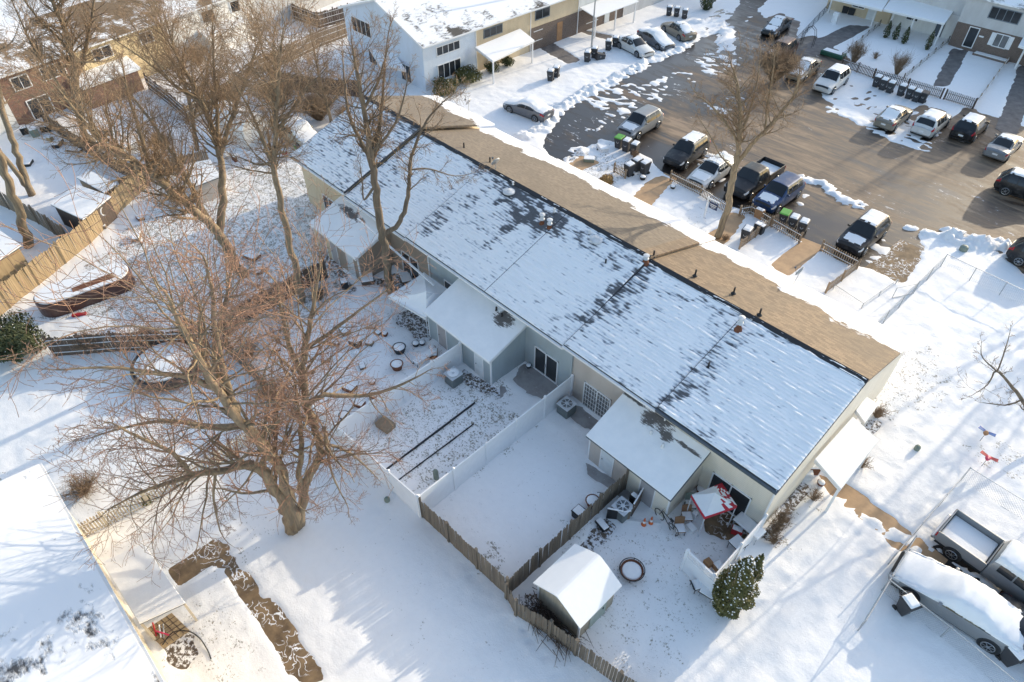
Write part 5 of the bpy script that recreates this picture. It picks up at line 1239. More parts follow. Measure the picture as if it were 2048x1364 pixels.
o = MB(); a, b_ = GY(715,437,20.6), G(868,570,2.45); o.bar(G(715,437,4.0), G(868,570,2.6), .12, .09); ob = o.build('fallen_gutter', M['trim'], loc=tuple(G(868,570,2.6))); tag(ob, 'long white gutter fallen from the eave onto the pop-up canopy', 'gutter')
for z, l, a, b_, w in ((.12, 'longer dark edging strip lying in the grassy snow yard', (770,944), (950,808), .09), (.1, 'shorter thin edging strip lying in the grassy snow yard', (790,968), (948,850), .05)):
    o = MB(); p, q = G(*a), G(*b_); o.bar(p+V((0,0,z)), q+V((0,0,z)), w, .09); ob = o.build('edging_strip', M['black'], loc=tuple(p)); tag(ob, l, 'edging')
def post(label, px, h, r, m='woodg', name='stake'):
    p = G(*px); o = MB(); o.lathe([(r, 0), (r*1.05, h*.7), (r*.8, h*.9), (r*.3, h)], n=10); ob = o.build(name, M[m]); ob.location = p; tag(ob, label, 'post')
post('grey green utility pedestal near the white fence corner', (873,958), .9, .16, 'greyg') if False else None
M['greyg'] = plain('grey_green_plastic', (.20, .24, .20), .6)
post('grey green utility pedestal near the white fence corner', (873,958), .85, .15, 'greyg', 'utility_pedestal'); post('small utility stub below the forked tree', (775,1003), .35, .15, 'greyg', 'utility_pedestal'); post('small green utility box at the lawn edge by the lane', (1925,502), .5, .28, 'greyg', 'utility_box'); post('square pedestal alone on the bright right lawn', (1832,900), .4, .15, 'greyg', 'utility_pedestal')
# fire pit
def firepit():
    p = G(1262,1148); t = thing('fire_pit', 'round metal fire pit half filled with snow', 'fire pit', p); m = MB()
    m.lathe([(.30,.18),(.45,.28),(.52,.42),(.56,.42),(.48,.26),(.3,.14)], c=p, n=28); m.build('bowl', M['rust'], t); m = MB()
    m.tube([(p.x+.60*math.cos(k*math.pi/16), p.y+.60*math.sin(k*math.pi/16), .46) for k in range(33)], .025, 6); m.build('rim', M['black'], t)
    m = MB(); m.lathe([(.5,.30),(.44,.38),(.2,.41),(0,.40)], c=p, n=22); m.build('snow_fill', M['snow'], t)
    for k in range(4): a = k*math.pi/2+.5; m = MB(); m.tube([(p.x+.58*math.cos(a), p.y+.58*math.sin(a), .46), (p.x+.5*math.cos(a), p.y+.5*math.sin(a), 0)], .02, 5); m.build('leg', M['black'], t)
firepit()
def chair(label, px, rz, m='woodt', h=.85, grp='chairs around the cream house patio'):
    p = G(*px); t = thing('patio_chair', label, 'chair', (0,0,0), grp)
    s = MB(); s.box(-.25,.25,-.25,.25,.42,.46); s.build('seat', M[m], t, bevel=.01); s = MB(); s.box(-.24,.24,-.24,.24,.462,.53); s.build('snow_cover', M['snow_t'], t, bevel=.03)
    b = MB(); b.add([(-.25,.22,.47),(.25,.22,.47),(.25,.33,h+.1),(0,.34,h+.17),(-.25,.33,h+.1)]+[(x,y+.03,z) for x,y,z in ((-.25,.22,.47),(.25,.22,.47),(.25,.33,h+.1),(0,.34,h+.17),(-.25,.33,h+.1))], [(0,1,2,3,4),(9,8,7,6,5)]+[(i,5+i,5+(i+1)%5,(i+1)%5) for i in range(5)]); b.build('backrest', M[m], t)
    for x in (-.22,.22):
        for y in (-.22,.22): l = MB(); l.tube([(x,y,0),(x,y,.42)], .02, 5); l.build('leg', M['black'], t)
    t.location = p; t.rotation_euler = (0,0,R(rz)); return t
chair('front snowy wooden backed chair by the bicycle', (1357,1068), 40, 'woodch') if False else None
M['woodch'] = plain('brown_chair_wood', (.22, .12, .06), .6)
chair('nearest snowy wooden backed chair by the bicycle', (1357,1066), 48, 'woodch'); chair('snowy wooden backed chair behind the nearest one', (1371,1042), 48, 'woodch'); chair('farthest snowy chair against the cream shed', (1378,1018), 48, 'greyg')
chair('folding chair with snowy pink seat by the side fence', (1460,1142), -40, 'whitep'); chair('dark chair with crumpled snow below the lattice screen', (1392,1178), 150, 'black', .5)
def table(label, px, sz, h, m, rz=0, name='patio_table', legs='metal'):
    p = G(*px); t = thing(name, label, 'table', (0,0,0)); a, b_ = sz
    s = MB(); s.box(-a/2,a/2,-b_/2,b_/2,h-.04,h); s.build('tabletop', M[m], t, bevel=.015); s = MB(); s.box(-a/2+.02,a/2-.02,-b_/2+.02,b_/2-.02,h+.001,h+.06); s.build('snow_cover', M['snow_t'], t, bevel=.03)
    for x in (-a/2+.07,a/2-.07):
        for y in (-b_/2+.07,b_/2-.07): l = MB(); l.tube([(x,y,0),(x,y,h-.04)], .02, 5); l.build('leg', M[legs], t)
    t.location = p; t.rotation_euler = (0,0,R(rz)); return t
table('white folding table with two dark marks in its snow', (1492,1066), (1.5,.75), .74, 'whitep', -5); table('small square glass table with swirled snow on top', (1470,1100), (.72,.72), .7, 'glass', -10, legs='black')
table('low snowy side table under the lattice screen', (1412,1192), (.7,.6), .5, 'black', 10); table('long snowy bench leaning by the left vinyl fence', (850,722), (1.6,.55), .45, 'whitep', 90, 'bench', 'black')
cbox('cooler', 'red and white cooler tucked beside the folding table', 'cooler', (1472,1066), (.55,.35,.4), 'red', 20); cbox('storage_box', 'small white box with rounded snow in front of the chairs', 'box', (1381,1060), (.55,.4,.3), 'whitep', -8)
cbox('cardboard_box', 'larger cardboard box with snow on its lid behind the lattice', 'box', (1436,1140), (.6,.45,.4), 'card', -15); cbox('cardboard_box', 'smaller cardboard box behind the lattice screen', 'box', (1415,1130), (.4,.35,.35), 'card', -15, snow=False); cbox('plastic_bucket', 'round white bucket beside the wooden chairs', 'bucket', (1388,1034), (.32,.32,.38), 'whitep')
cbox('storage_box', 'big snow topped box against the brown fence', 'box', (1160,1036), (.8,.55,.5), 'black', 0, lid='black'); cbox('plastic_tub', 'oblong dark tub lying in the soil strip', 'tub', (1204,1052), (.75,.4,.2), 'black', -10)
cbox('planter_box', 'wooden planter with a white ball on it in the grassy yard', 'planter', (772,855), (1.0,.75,.4), 'woodt', 8, snow=False); cbox('storage_box', 'grey box inside the small picket enclosure', 'box', (1516,466), (.8,.5,.8), 'black', 0); cbox('wood_stump', 'brown paper yard bags by the blue crossover', 'bag', (1516,436), (.7,.4,.8), 'card', 0)
cbox('storage_box', 'black storage box in the cluttered canopy garden', 'box', (712,692), (.75,.5,.5), 'black', 20); cbox('storage_box', 'small pale box in the cluttered canopy garden', 'box', (716,712), (.45,.4,.3), 'whitep', 20)
cbox('leaf_bin', 'low snowy crate beside the dark box in the canopy garden', 'crate', (740,690), (.5,.4,.25), 'woodg', 30)
def lathe_thing(name, label, cat, px, prof, m, n=20, snow=None, group=None, z=0):
    p = G(*px); t = thing(name, label, cat, (p.x, p.y, z), group); o = MB(); o.lathe(prof, c=(p.x, p.y, z), n=n); o.build('body', M[m], t, smooth=False)
    if snow: r, h = snow; o = MB(); o.lathe([(r, h), (r*.9, h+.07), (r*.5, h+.11), (0, h+.12)], c=(p.x, p.y, z), n=n); o.build('snow_cover', M['snow_t'], t, smooth=True)
    return t
POT = [(.18,0),(.26,.3),(.28,.32),(.24,.32)]
for px, l, s in [((1184,1010),'large snow filled pot against the brown fence',1.4),((1175,1022),'small dark pot against the brown fence',.5),((1198,1000),'snow topped tub nearest the beige shed',1.0),((795,738),'rusty ring planter in the canopy garden',1.5),((745,768),'first small brown planter by the vinyl fence',.9),((748,796),'second small brown planter by the vinyl fence',.9),((800,765-60),'snow domed kettle in the canopy garden',1.6),((832,692),'left snowy pot by the canopy leg',.9),((845,690),'right snowy pot by the canopy leg',.8),((690,838),'dark planter in the vinyl fence corner',1.2),((1285,360),'round stone pot with snow by the wheeled bins',1.1),((1345,378),'low snowy urn at the picket gate',.9),((865,700),'snow covered pot at the grey shed door',.8),((1057,735),'black bowl beside the grey sliding door',.7),((1400,984),'coiled hose pot behind the red canopy',1.0),((1595,935),'pot full of clutter by the side porch',1.0),((1605,952),'second pot by the side porch',.9),((1640,985-15),'dark red planter at the side porch post',.8)]:
    lathe_thing('plant_pot', l, 'plant pot', px, [(r*s, z*s) for r, z in POT], 'rust' if 'rust' in l or 'brown' in l or 'red' in l else 'black', 14, (.25*s, .28*s))
def cone(label, px):
    p = G(*px); t = thing('traffic_cone', label, 'traffic cone', p, 'orange cones by the bicycle'); m = MB(); m.box(p.x-.18,p.x+.18,p.y-.18,p.y+.18,0,.03); m.lathe([(.14,.03),(.09,.25)], c=p, n=14); m.lathe([(.065,.4),(.03,.62),(.0,.63)], c=p, n=14); m.build('body', M['orange'], t); m = MB(); m.lathe([(.091,.25),(.066,.4)], c=p, n=14); m.build('band', M['trim'], t)
cone('left orange traffic cone', (1287,1050)); cone('right orange traffic cone, nearer the bicycle', (1301,1047))
def bike():
    a, b_ = G(1345,1066), G(1312,1030); t = thing('bicycle', 'dark bicycle leaning by the cream shed with a snowy wheel', 'bicycle', a); d = (b_-a).normalized(); L = 1.05; u = V((0,0,1))
    c0, c1 = a+u*.33, a+d*L+u*.33
    for c, nm in ((c0,'rear'),(c1,'front')):
        m = MB(); m.tube([c+d*.33*math.cos(k*math.pi/12)+u*.33*math.sin(k*math.pi/12) for k in range(25)], .022, 6); w = m.build('wheel', M['rubber'], t); m = MB()
        for k in range(10): m.tube([c, c+d*.32*math.cos(k*math.pi/5)+u*.32*math.sin(k*math.pi/5)], .004, 3); 
        m.build('spokes', M['chrome'], w)
    s = c0+d*.25+u*.45; h = c1-d*.12+u*.5; bb = c0+d*.42-u*.03; m = MB()
    for p, q in ((c0,s),(c0,bb),(bb,s),(s,h),(bb,h-u*.12),(h,c1)): m.tube([p,q], .02, 6)
    m.build('frame', M['black'], t); m = MB(); m.tube([h+V((-d.y,d.x,0))*.3+u*.08, h+u*.08, h-V((-d.y,d.x,0))*.3+u*.08], .016, 5); m.build('handlebar', M['chrome'], t); m = MB(); m.bar(s+u*.08-d*.12, s+u*.08+d*.12, .12, .05); m.build('saddle', M['black'], t)
bike()
o = MB(); a, b_ = G(1237,1040), G(1320,1048); o.bar(a+V((0,0,.08)), b_+V((0,0,.08)), .1, .1); ob = o.build('white_pipe', M['whitep'], loc=tuple(a)); tag(ob, 'white pipe lying in front of the traffic cones', 'pipe')
def screen_pen():
    t = thing('storage_pen', 'makeshift pen of dark boards around the third condenser', 'pen', G(1230,1040))
    for (a, b_, h, mt) in (((1212,1036),(1243,1042),.9,'black'),((1244,1042),(1258,1040),.85,'woodg'),((1262,1034),(1282,1000),1.2,'woodd')):
        m = MB(); p, q = G(*a), G(*b_); m.bar(p+V((0,0,h/2)), q+V((0,0,h/2)), .05, h); m.build('board', M[mt], t); m = MB(); m.bar(p+V((0,0,h+.02)), q+V((0,0,h+.02)), .07, .04); m.build('snow_line', M['snow_t'], t)
screen_pen()
# trampoline and pool in the left gardens
def tramp():
    p = G(333,724,.8); t = thing('trampoline', 'big round trampoline covered with snow', 'trampoline', (p.x,p.y,0)); r = 2.05; m = MB()
    ring_ = lambda rr, z, n=32: [(p.x+rr*math.cos(2*math.pi*k/n), p.y+rr*math.sin(2*math.pi*k/n), z) for k in range(n+1)]
    m.tube(ring_(r,.82), .05, 6); m.build('rim', M['woodd'], t); m = MB(); m.lathe([(r-.04,.80),(r-.04,.83)], c=(p.x,p.y,0), n=32); m.build('mat', M['black'], t); m = MB(); m.lathe([(r-.3,.832),(r-.38,.93),(r*.5,.96),(0,.96)], c=(p.x-.1,p.y-.1,0), n=32); m.build('snow_cover', M['snow'], t, smooth=True)
    for k in range(8): a = k*math.pi/4; m = MB(); m.tube([(p.x+r*math.cos(a), p.y+r*math.sin(a), .82), (p.x+r*math.cos(a), p.y+r*math.sin(a), 0)], .03, 5); m.build('leg', M['metal'], t)
    m = MB(); n = 32
    for k in range(n):
        a0, a1 = 2*math.pi*k/n, 2*math.pi*(k+1)/n; m.bar((p.x+r*math.cos(a0), p.y+r*math.sin(a0), .55), (p.x+r*math.cos(a1), p.y+r*math.sin(a1), .55), .02, .42)
    m.build('skirt', M['woodd'], t)
tramp()
def pool():
    a, b_ = G(105,590,1.1), G(225,548,1.1); t = thing('above_ground_pool', 'long round ended pool with a snowy deck and dark open side', 'pool', (a.x,a.y,0)); a.z = b_.z = 0; d = (b_-a); L = d.length; d.normalize(); nrm = V((-d.y,d.x,0)); w = 1.15; n = 14
    out = [a-d*0+(-d*math.cos(R(x))+nrm*math.sin(R(x)))*w for x in np.linspace(90,-90,n)]+[b_+(d*math.cos(R(x))+nrm*math.sin(R(x)))*w for x in np.linspace(-90,90,n)]
    m = MB(); m.prism([(p.x,p.y) for p in out], 0, 1.15); m.build('wall', M['p_brown'], t); m = MB(); c = (a+b_)/2
    m.prism([(p.x+(c.x-p.x)*.03+nrm.x*.0, p.y+(c.y-p.y)*.03) for p in out], 1.152, 1.26); m.build('snow_cover', M['snow'], t, bevel=.04)
    m = MB(); q = [a+d*1.2+nrm*(-.75), b_+nrm*(-.75), b_+nrm*(-.1), a+d*1.2-nrm*.25]; m.prism([(p.x,p.y) for p in q], 1.262, 1.28); m.build('opening', M['rust'], t)
pool()
for px, m_, l, z in (((184,432),'blue','blue and white toy ring hanging on the yellow fence',1.25),((171,450),'red','red toy ring hanging on the yellow fence',1.2),((205,422),'whitep','white toy ring hanging on the yellow fence',1.25)):
    p = G(*px, z); d = (G(250,416)-G(182,488)).normalized(); n_ = V((d.y,-d.x,0)); c = p+n_*.06; o = MB(); o.tube([c+(d*math.cos(k*math.pi/8)+V((0,0,1))*math.sin(k*math.pi/8))*.34 for k in range(17)], .07, 8); ob = o.build('toy_ring', M[m_], loc=tuple(c)); tag(ob, l, 'toy ring', 'rings hanging on the yellow fence')
cbox('toy_slide', 'red toy lying by the vine covered fence', 'toy', (160,632), (.9,.25,.2), 'red', 60, snow=False)
# shed roofs with flat snow: lower left shelter, left garden sheds
def flatshed(name, label, cat, px, z, h0, wm, thick=.1, open_=False):
    q = [G(a, b, z) for a, b in px]; c = sum(q, V((0,0,0)))/4; t = thing(name, label, cat, (c.x, c.y, 0)); m = MB(); m.slab(q, thick); m.build('snow_cover', M['snow'], t, bevel=.03); m = MB(); m.slab([c+(p-c)*.99-V((0,0,thick+.002)) for p in q], .06); m.build('roof', M['metal_dk'], t)
    if not open_: m = MB(); m.prism([((c+(p-c)*.9).x, (c+(p-c)*.9).y) for p in q], 0, z-thick-.065); m.build('wall', M[wm], t)
    else:
        for p in q: r = c+(p-c)*.94; m = MB(); m.box(r.x-.05,r.x+.05,r.y-.05,r.y+.05,0,z-thick-.065); m.build('post', M[wm], t)
    return t
flatshed('shelter_roof', 'long flat snowy shelter roof along the cream house wall, lower left', 'shelter', [(278,1247),(370,1205),(287,1086),(203,1124)], 2.0, 0, 'cream', open_=True)
flatshed('garden_shed', 'yellow walled shed with sloping snow at the left edge', 'shed', [(-40,545),(42,490),(-30,440),(-120,500)], 2.4, 0, 'woody')
flatshed('garden_shed', 'snow roofed playhouse behind the yellow fence, larger of two', 'shed', [(165,438),(222,392),(152,368),(100,408)], 2.0, 0, 'woodd')
flatshed('garden_shed', 'snow roofed shed behind the yellow fence, smaller and farther', 'shed', [(208,385),(234,368),(178,340),(152,354)], 1.9, 0, 'woodt')
flatshed('garden_shed', 'pale garden shed by the leaning tree trunks', 'shed', [(388,372),(440,352),(420,318),(362,330)], 1.9, 0, 's_beige')
flatshed('garden_table', 'big snowy table in the upper left garden', 'table', [(215,285),(265,262),(285,275),(238,300)], .9, 0, 'woodg', open_=True)
t = thing('deck', 'small tiled wooden deck with red handled tools, lower left', 'deck', G(330,1262)); q = gp([(292,1262),(345,1228),(380,1262),(328,1298)]); m = MB(); m.prism(q, 0, .12); m.build('planks', M['woody'], t); m = MB()
for f in (.2,.4,.6,.8):
    for (a, b_, c, d) in ((0,1,3,2),(0,3,1,2)):
        p = V((*q[a],.124)).lerp(V((*q[b_],.124)), f); r = V((*q[c],.124)).lerp(V((*q[d],.124)), f); m.bar(p, r, .03, .012)
m.build('joints', M['woodd'], t)
for i, (a, b_, mt, l) in enumerate((((305,1245),(313,1272),'red','red handled tool on the small deck'),((318,1250),(322,1275),'trim','white handled tool on the small deck'),((326,1248),(328,1276),'metal','grey handled tool on the small deck'),((312,1262),(338,1270),'pink','pink tool lying across the small deck'))): stick('garden_tool', l, 'tool', a, b_, .035, mt, z0=.3, z1=.22)
m = MB(); pts = [G(*p, .12) for p in ((325,1290),(345,1265),(375,1262),(398,1275),(415,1300),(422,1318))]; m.tube([p for p, r in smooth_line([(p, .04) for p in pts])], .025, 6); ob = m.build('garden_edging', M['black'], loc=tuple(pts[0])); tag(ob, 'curved black edging around the bare soil bed', 'edging')
def cargo():
    c = G(490,275,0); t = thing('utility_shed', 'white barn roofed shed in the upper left garden', 'shed', c); a = R(8); Mx = Matrix.Translation(c) @ Matrix.Rotation(a, 4, 'Z'); m = MB(); L, W, h, hr = 4.6, 2.6, 1.9, 2.7
    pr = [(-W/2,0),(W/2,0),(W/2,h),(W*.28,hr-.1),(0,hr),(-W*.28,hr-.1),(-W/2,h)]
    vs = [Mx @ V((x,y,z)) for x in (-L/2,L/2) for y,z in pr]; m.add(vs, [tuple(range(6,-1,-1)), tuple(range(7,14))]+[(i,(i+1)%7,7+(i+1)%7,7+i) for i in range(7)]); m.build('wall', M['s_wht'], t)
    m = MB(); pr = [(-W/2-.08,h+.02),(-W*.28,hr),(0,hr+.1),(W*.28,hr),(W/2+.08,h+.02)]; vs = [Mx @ V((x,y,z+o)) for o in (0,.09) for x in (-L/2-.05,L/2+.05) for y,z in pr]
    m.add(vs, [(i,5+i,6+i,i+1) for i in range(4)]+[(10+i,11+i,16+i,15+i) for i in range(4)]+[(0,10,15,5),(4,9,19,14)]+[(i,i+1,11+i,10+i) for i in range(4)]+[(5+i,15+i,16+i,6+i) for i in range(4)]); m.build('snow_cover', M['snow_t'], t)
    m = MB(); vs=[Mx @ V((L/2+.012,y,z)) for y,z in ((-.5,.05),(.5,.05),(.5,1.8),(-.5,1.8))]+[Mx @ V((L/2-.01,y,z)) for y,z in ((-.5,.05),(.5,.05),(.5,1.8),(-.5,1.8))]; m.add(vs, [(0,1,2,3),(7,6,5,4)]+[(i,4+i,4+(i+1)%4,(i+1)%4) for i in range(4)]); m.build('door', M['door_w'], t)
cargo()
# clutter in the upper left yard
rng = random.Random(9)
for i, (px, sz, mt, l) in enumerate([((72,272),(1.1,.7,.8),'greyg','snow covered grill by the brick house'),((52,268),(.8,.6,.7),'black','dark box left of the snow covered grill'),((95,262),(.9,.8,.6),'black','dark heap beside the grill with snow'),((102,282),(.5,.4,.4),'woody','small yellow box in the cluttered yard'),((118,292),(1.3,.6,.4),'black','long dark crate in the cluttered yard'),((90,298),(.5,.4,.3),'whitep','small white tub in the cluttered yard'),((150,305),(1.5,.5,.3),'woodd','stack of snowy planks by the dark fence'),((60,330),(1.0,.5,.3),'black','low dark box at the edge of the yard slab'),
     ((596,298),(.6,.4,.35),'green','green toy behind the long roof'),((568,308),(.6,.4,.3),'red','red toy behind the long roof'),((560,290),(.8,.5,.4),'rust','rusty clutter near the cream pickup'),((548,302),(.5,.5,.3),'woodd','brown clutter near the cream pickup'),((455,318),(.5,.5,.6),'whitep','stacked white chairs by the white shed'),((470,322),(.8,.3,.5),'rust','rusty rack by the white shed'),((505,516),(1.2,.8,.3),'rust','brown frame on the speckled left lawn'),((520,545),(.9,.5,.3),'woodd','small brown crate on the speckled left lawn'),((205,455),(.9,.7,.3),'woodt','wooden crate below the yellow fence'),((275,478),(1.0,.6,.3),'woodt','wooden frame below the leaning tree'),((282,440),(.7,.5,.3),'rust','brown planter below the yellow fence')]):
    cbox('yard_clutter', l, 'yard clutter', px, sz, mt, rng.uniform(-40, 40))
o = MB(); a, b_ = G(322,372), G(352,352)
for s in (-.22, .22):
    d = (b_-a).normalized(); n_ = V((-d.y,d.x,0)); o.bar(a+n_*s+V((0,0,.3)), b_+n_*s+V((0,0,.5)), .06, .1)
for k in range(8): p = a.lerp(b_, (k+.5)/8); o.bar(p-n_*.22+V((0,0,.3+.2*k/8)), p+n_*.22+V((0,0,.3+.2*k/8)), .04, .04)
ob = o.build('ladder', M['whitep'], loc=tuple(a)); tag(ob, 'white ladder lying by the yellow fence end', 'ladder')
for i, (px, sz, mt, l) in enumerate([((742,655),(.7,.5,.2),'woodt','flat wooden tray nearest the trunk by the canopy'),((756,668),(.5,.4,.2),'woodg','grey slab between the tray and the canopy'),((770,672),(.35,.35,.25),'rust','rusty can before the canopy'),((690,665),(.9,.6,.35),'woodt','tilted brown board box in the canopy garden'),((668,690),(.8,.3,.3),'woodd','dark log in the canopy garden'),((655,720),(.7,.5,.3),'woodg','snowy crate by the bend of the garden fence'),((725,735),(.6,.4,.2),'woodd','low dark box in the middle of the canopy garden'),
     ((700,780),(.8,.6,.35),'rust','rusty heap near the vinyl corner'),((720,812),(.6,.5,.3),'rust','second rusty heap near the vinyl corner'),((815,715),(1.6,.12,.1),'woodd','dark pole lying near the snowy bench'),((868,712),(.7,.5,.35),'rust','rusty tub beside the snowy bench'),((812,560),(1.2,.8,.3),'woodd','dark pallet by the brown sliding door'),((735,560),(1.5,.9,.4),'woodd','snow dusted pallet stack by the tan shed'),((690,575),(.6,.5,.6),'black','dark bin by the tan shed corner'),((1222,365),(.4,.3,.2),'woodd','small dark crate by the front bins'),
     ((1205,300),(1.2,.8,.35),'whitep','snowy broken panel by the green lidded bin'),((1178,322),(1.0,.7,.3),'greyg','grey cushion on the snowy front bed'),((1610,955),(.6,.5,.5),'whitep','white crate at the side porch'),((1622,945),(.5,.6,.6),'rust','rusty garden chair frame at the side porch'),((1690,935),(.8,.4,.35),'blue','bluish bundle beside the side porch roof'),((1265,1010),(.4,.3,.9),'black','dark box on the cream shed wall by the condenser'),((1188,995),(.35,.35,.3),'whitep','white pail behind the snow topped tub'),((550,700),(.8,.6,.3),'rust','rusty heap behind the forked tree'),((620,745),(.7,.5,.3),'woodd','dark log by the fence behind the forked tree')]):
    cbox('yard_clutter', l, 'yard clutter', px, sz, mt, rng.uniform(-50, 50))
# decorations on the right lawn
def bird(label, px, m1, m2):
    p = G(*px, .8); t = thing('lawn_ornament', label, 'lawn ornament', (p.x,p.y,0)); m = MB(); m.tube([(p.x,p.y,0),(p.x,p.y,.8)], .015, 5); m.build('stake', M['metal_dk'], t)
    m = MB(); m.lathe([(0,-.28),(.1,-.18),(.14,0),(.1,.15),(.07,.2),(.09,.27),(0,.34)], c=p, n=12, M=Matrix.Rotation(R(65),4,'X')); m.build('body', M[m1], t, smooth=True)
    for s in (-1,1): m = MB(); m.add([(p.x+s*.08,p.y,.84),(p.x+s*.45,p.y-.12,.98),(p.x+s*.42,p.y+.16,.95),(p.x+s*.08,p.y+.18,.84),(p.x+s*.08,p.y,.81),(p.x+s*.45,p.y-.12,.96),(p.x+s*.42,p.y+.16,.93),(p.x+s*.08,p.y+.18,.81)], [(0,1,2,3),(7,6,5,4)]+[(i,4+i,4+(i+1)%4,(i+1)%4) for i in range(4)]); m.build('wing', M[m2], t)
bird('blue and brown bird ornament on a stake, right lawn', (1972,866), 'card', 'blue'); bird('red bird ornament on a stake, right lawn', (1976,916), 'pink', 'red')
# ---------------------------------------------------------------- shrubs
def shrub(name, label, px, r, h, m='shrub', n=500, seed=1, leafy=True, cat='shrub', shape='ball', snow=0, leaf=.07, group=None, fl=1.0):
    rng = random.Random(seed); p = G(*px); t = thing(name, label, cat, p, group); st = []
    for k in range(12 if leafy else int(n/6)):
        a = rng.uniform(0, 2*math.pi); e = V((math.cos(a)*r*rng.random(), math.sin(a)*r*rng.random(), h*rng.uniform(.6,.95))); q = p+e*.5+V((rng.gauss(0,.04),rng.gauss(0,.04),.05*h))
        st += [(p+V((e.x*.1,e.y*.1,0)), q, .02, .013), (q, p+e, .013, .006)]
        if not leafy:
            for j in range(6): f = rng.random(); s = q.lerp(p+e, f); st.append((s, s+V((rng.gauss(0,.22)*r,rng.gauss(0,.22)*r,abs(rng.gauss(0,.22))*h)), .008, .005))
    segs_mesh('stems', st, M['twig'], t, 3)
    if leafy:
        vs = []; fs = []; sv = MB()
        for k in range(n):
            u_ = rng.uniform(-1, 1); a = rng.uniform(0, 2*math.pi); rr = rng.random()**.33
            if shape == 'cone':
                z = rng.random()**.9*h; R_ = r*(math.sin(min(1, (z/h+.12)*1.9)*math.pi/2) if z/h < .42 else max(.03, ((1-z/h)/.6)**.75))*(.82+.18*math.sin(a*3+z*4)); c = V((math.cos(a)*R_*rr**.5, math.sin(a)*R_*rr**.5, z)); nr = V((math.cos(a), math.sin(a), .5))
            else:
                s = math.sqrt(1-u_*u_); lump = .8+.3*math.sin(a*2.3+seed)*math.sin(u_*3+seed*2); c = V((math.cos(a)*s*r*rr*lump, math.sin(a)*s*r*rr*lump, h*.5+u_*h*.5*rr*lump)); nr = V((math.cos(a)*s, math.sin(a)*s, u_+.3))
            nr = (nr.normalized()+V((rng.gauss(0,.5),rng.gauss(0,.5),rng.gauss(0,.5)))).normalized(); tg = nr.cross(V((0,0,1)) if abs(nr.z) < .9 else V((1,0,0))).normalized(); bt = nr.cross(tg); L = leaf*rng.uniform(.6,1.5); c = p+c; b0 = len(vs)
            vs += [c-tg*L*.5, c+bt*L*1.1*rng.choice((1,-1)), c+tg*L*.5, c-bt*L*.5]; fs.append((b0,b0+1,b0+2,b0+3))
            if snow and rr > .8 and nr.z > .1 and rng.random() < snow:
                c2 = c+nr*.05; sr = rng.uniform(.02,.055); sv.add([c2+V((sr,0,0)), c2+V((0,sr,0)), c2+V((-sr,0,0)), c2+V((0,-sr,0)), c2+V((0,0,sr*.7)), c2-V((0,0,sr*.4))], [(0,1,4),(1,2,4),(2,3,4),(3,0,4),(1,0,5),(2,1,5),(3,2,5),(0,3,5)])
        mb = MB(); mb.add(vs, fs); mb.build('foliage', M[m], t)
        if sv.v: sv.build('snow_tufts', M['snow'], t)
    return t
shrub('arborvitae', 'tall dense arborvitae flecked with snow at the end of the white fence', (1449,1222), .98, 5.0, 'leafy', 19000, 3, cat='evergreen', shape='cone', snow=.07, leaf=.075)
shrub('arborvitae', 'narrow second top of the arborvitae against the fence', (1474,1210), .62, 4.7, 'leafy', 5000, 4, cat='evergreen', shape='cone', snow=.06, leaf=.075)
shrub('evergreen_shrub', 'green evergreen bush at the left edge by the vine fence', (42,712), 2.2, 2.8, 'leafd', 9000, 5, leaf=.12, cat='evergreen', snow=.03)
shrub('hedge', 'golden green snowy hedge under the pale blue front window, left half', (893,188), 1.7, 1.7, 'leafy', 5000, 6, snow=.07, leaf=.12); shrub('hedge', 'golden green snowy hedge under the pale blue front window, right half', (934,164), 1.8, 1.7, 'leafy', 5000, 7, snow=.07, leaf=.12)
shrub('shrub', 'dark green shrub under the tan house porch', (985,145), 1.0, 1.3, 'leafd', 1800, 8, leaf=.1, snow=.05); shrub('shrub', 'dark shrub at the far side of the tan porch', (1015,132), .9, 1.1, 'leafd', 1400, 9, leaf=.1)
shrub('ornamental_grass', 'clump of dry golden ornamental grass in the front bed', (1212,368), .8, .8, 'grassd', 2600, 10, leaf=.09, cat='dry grass')
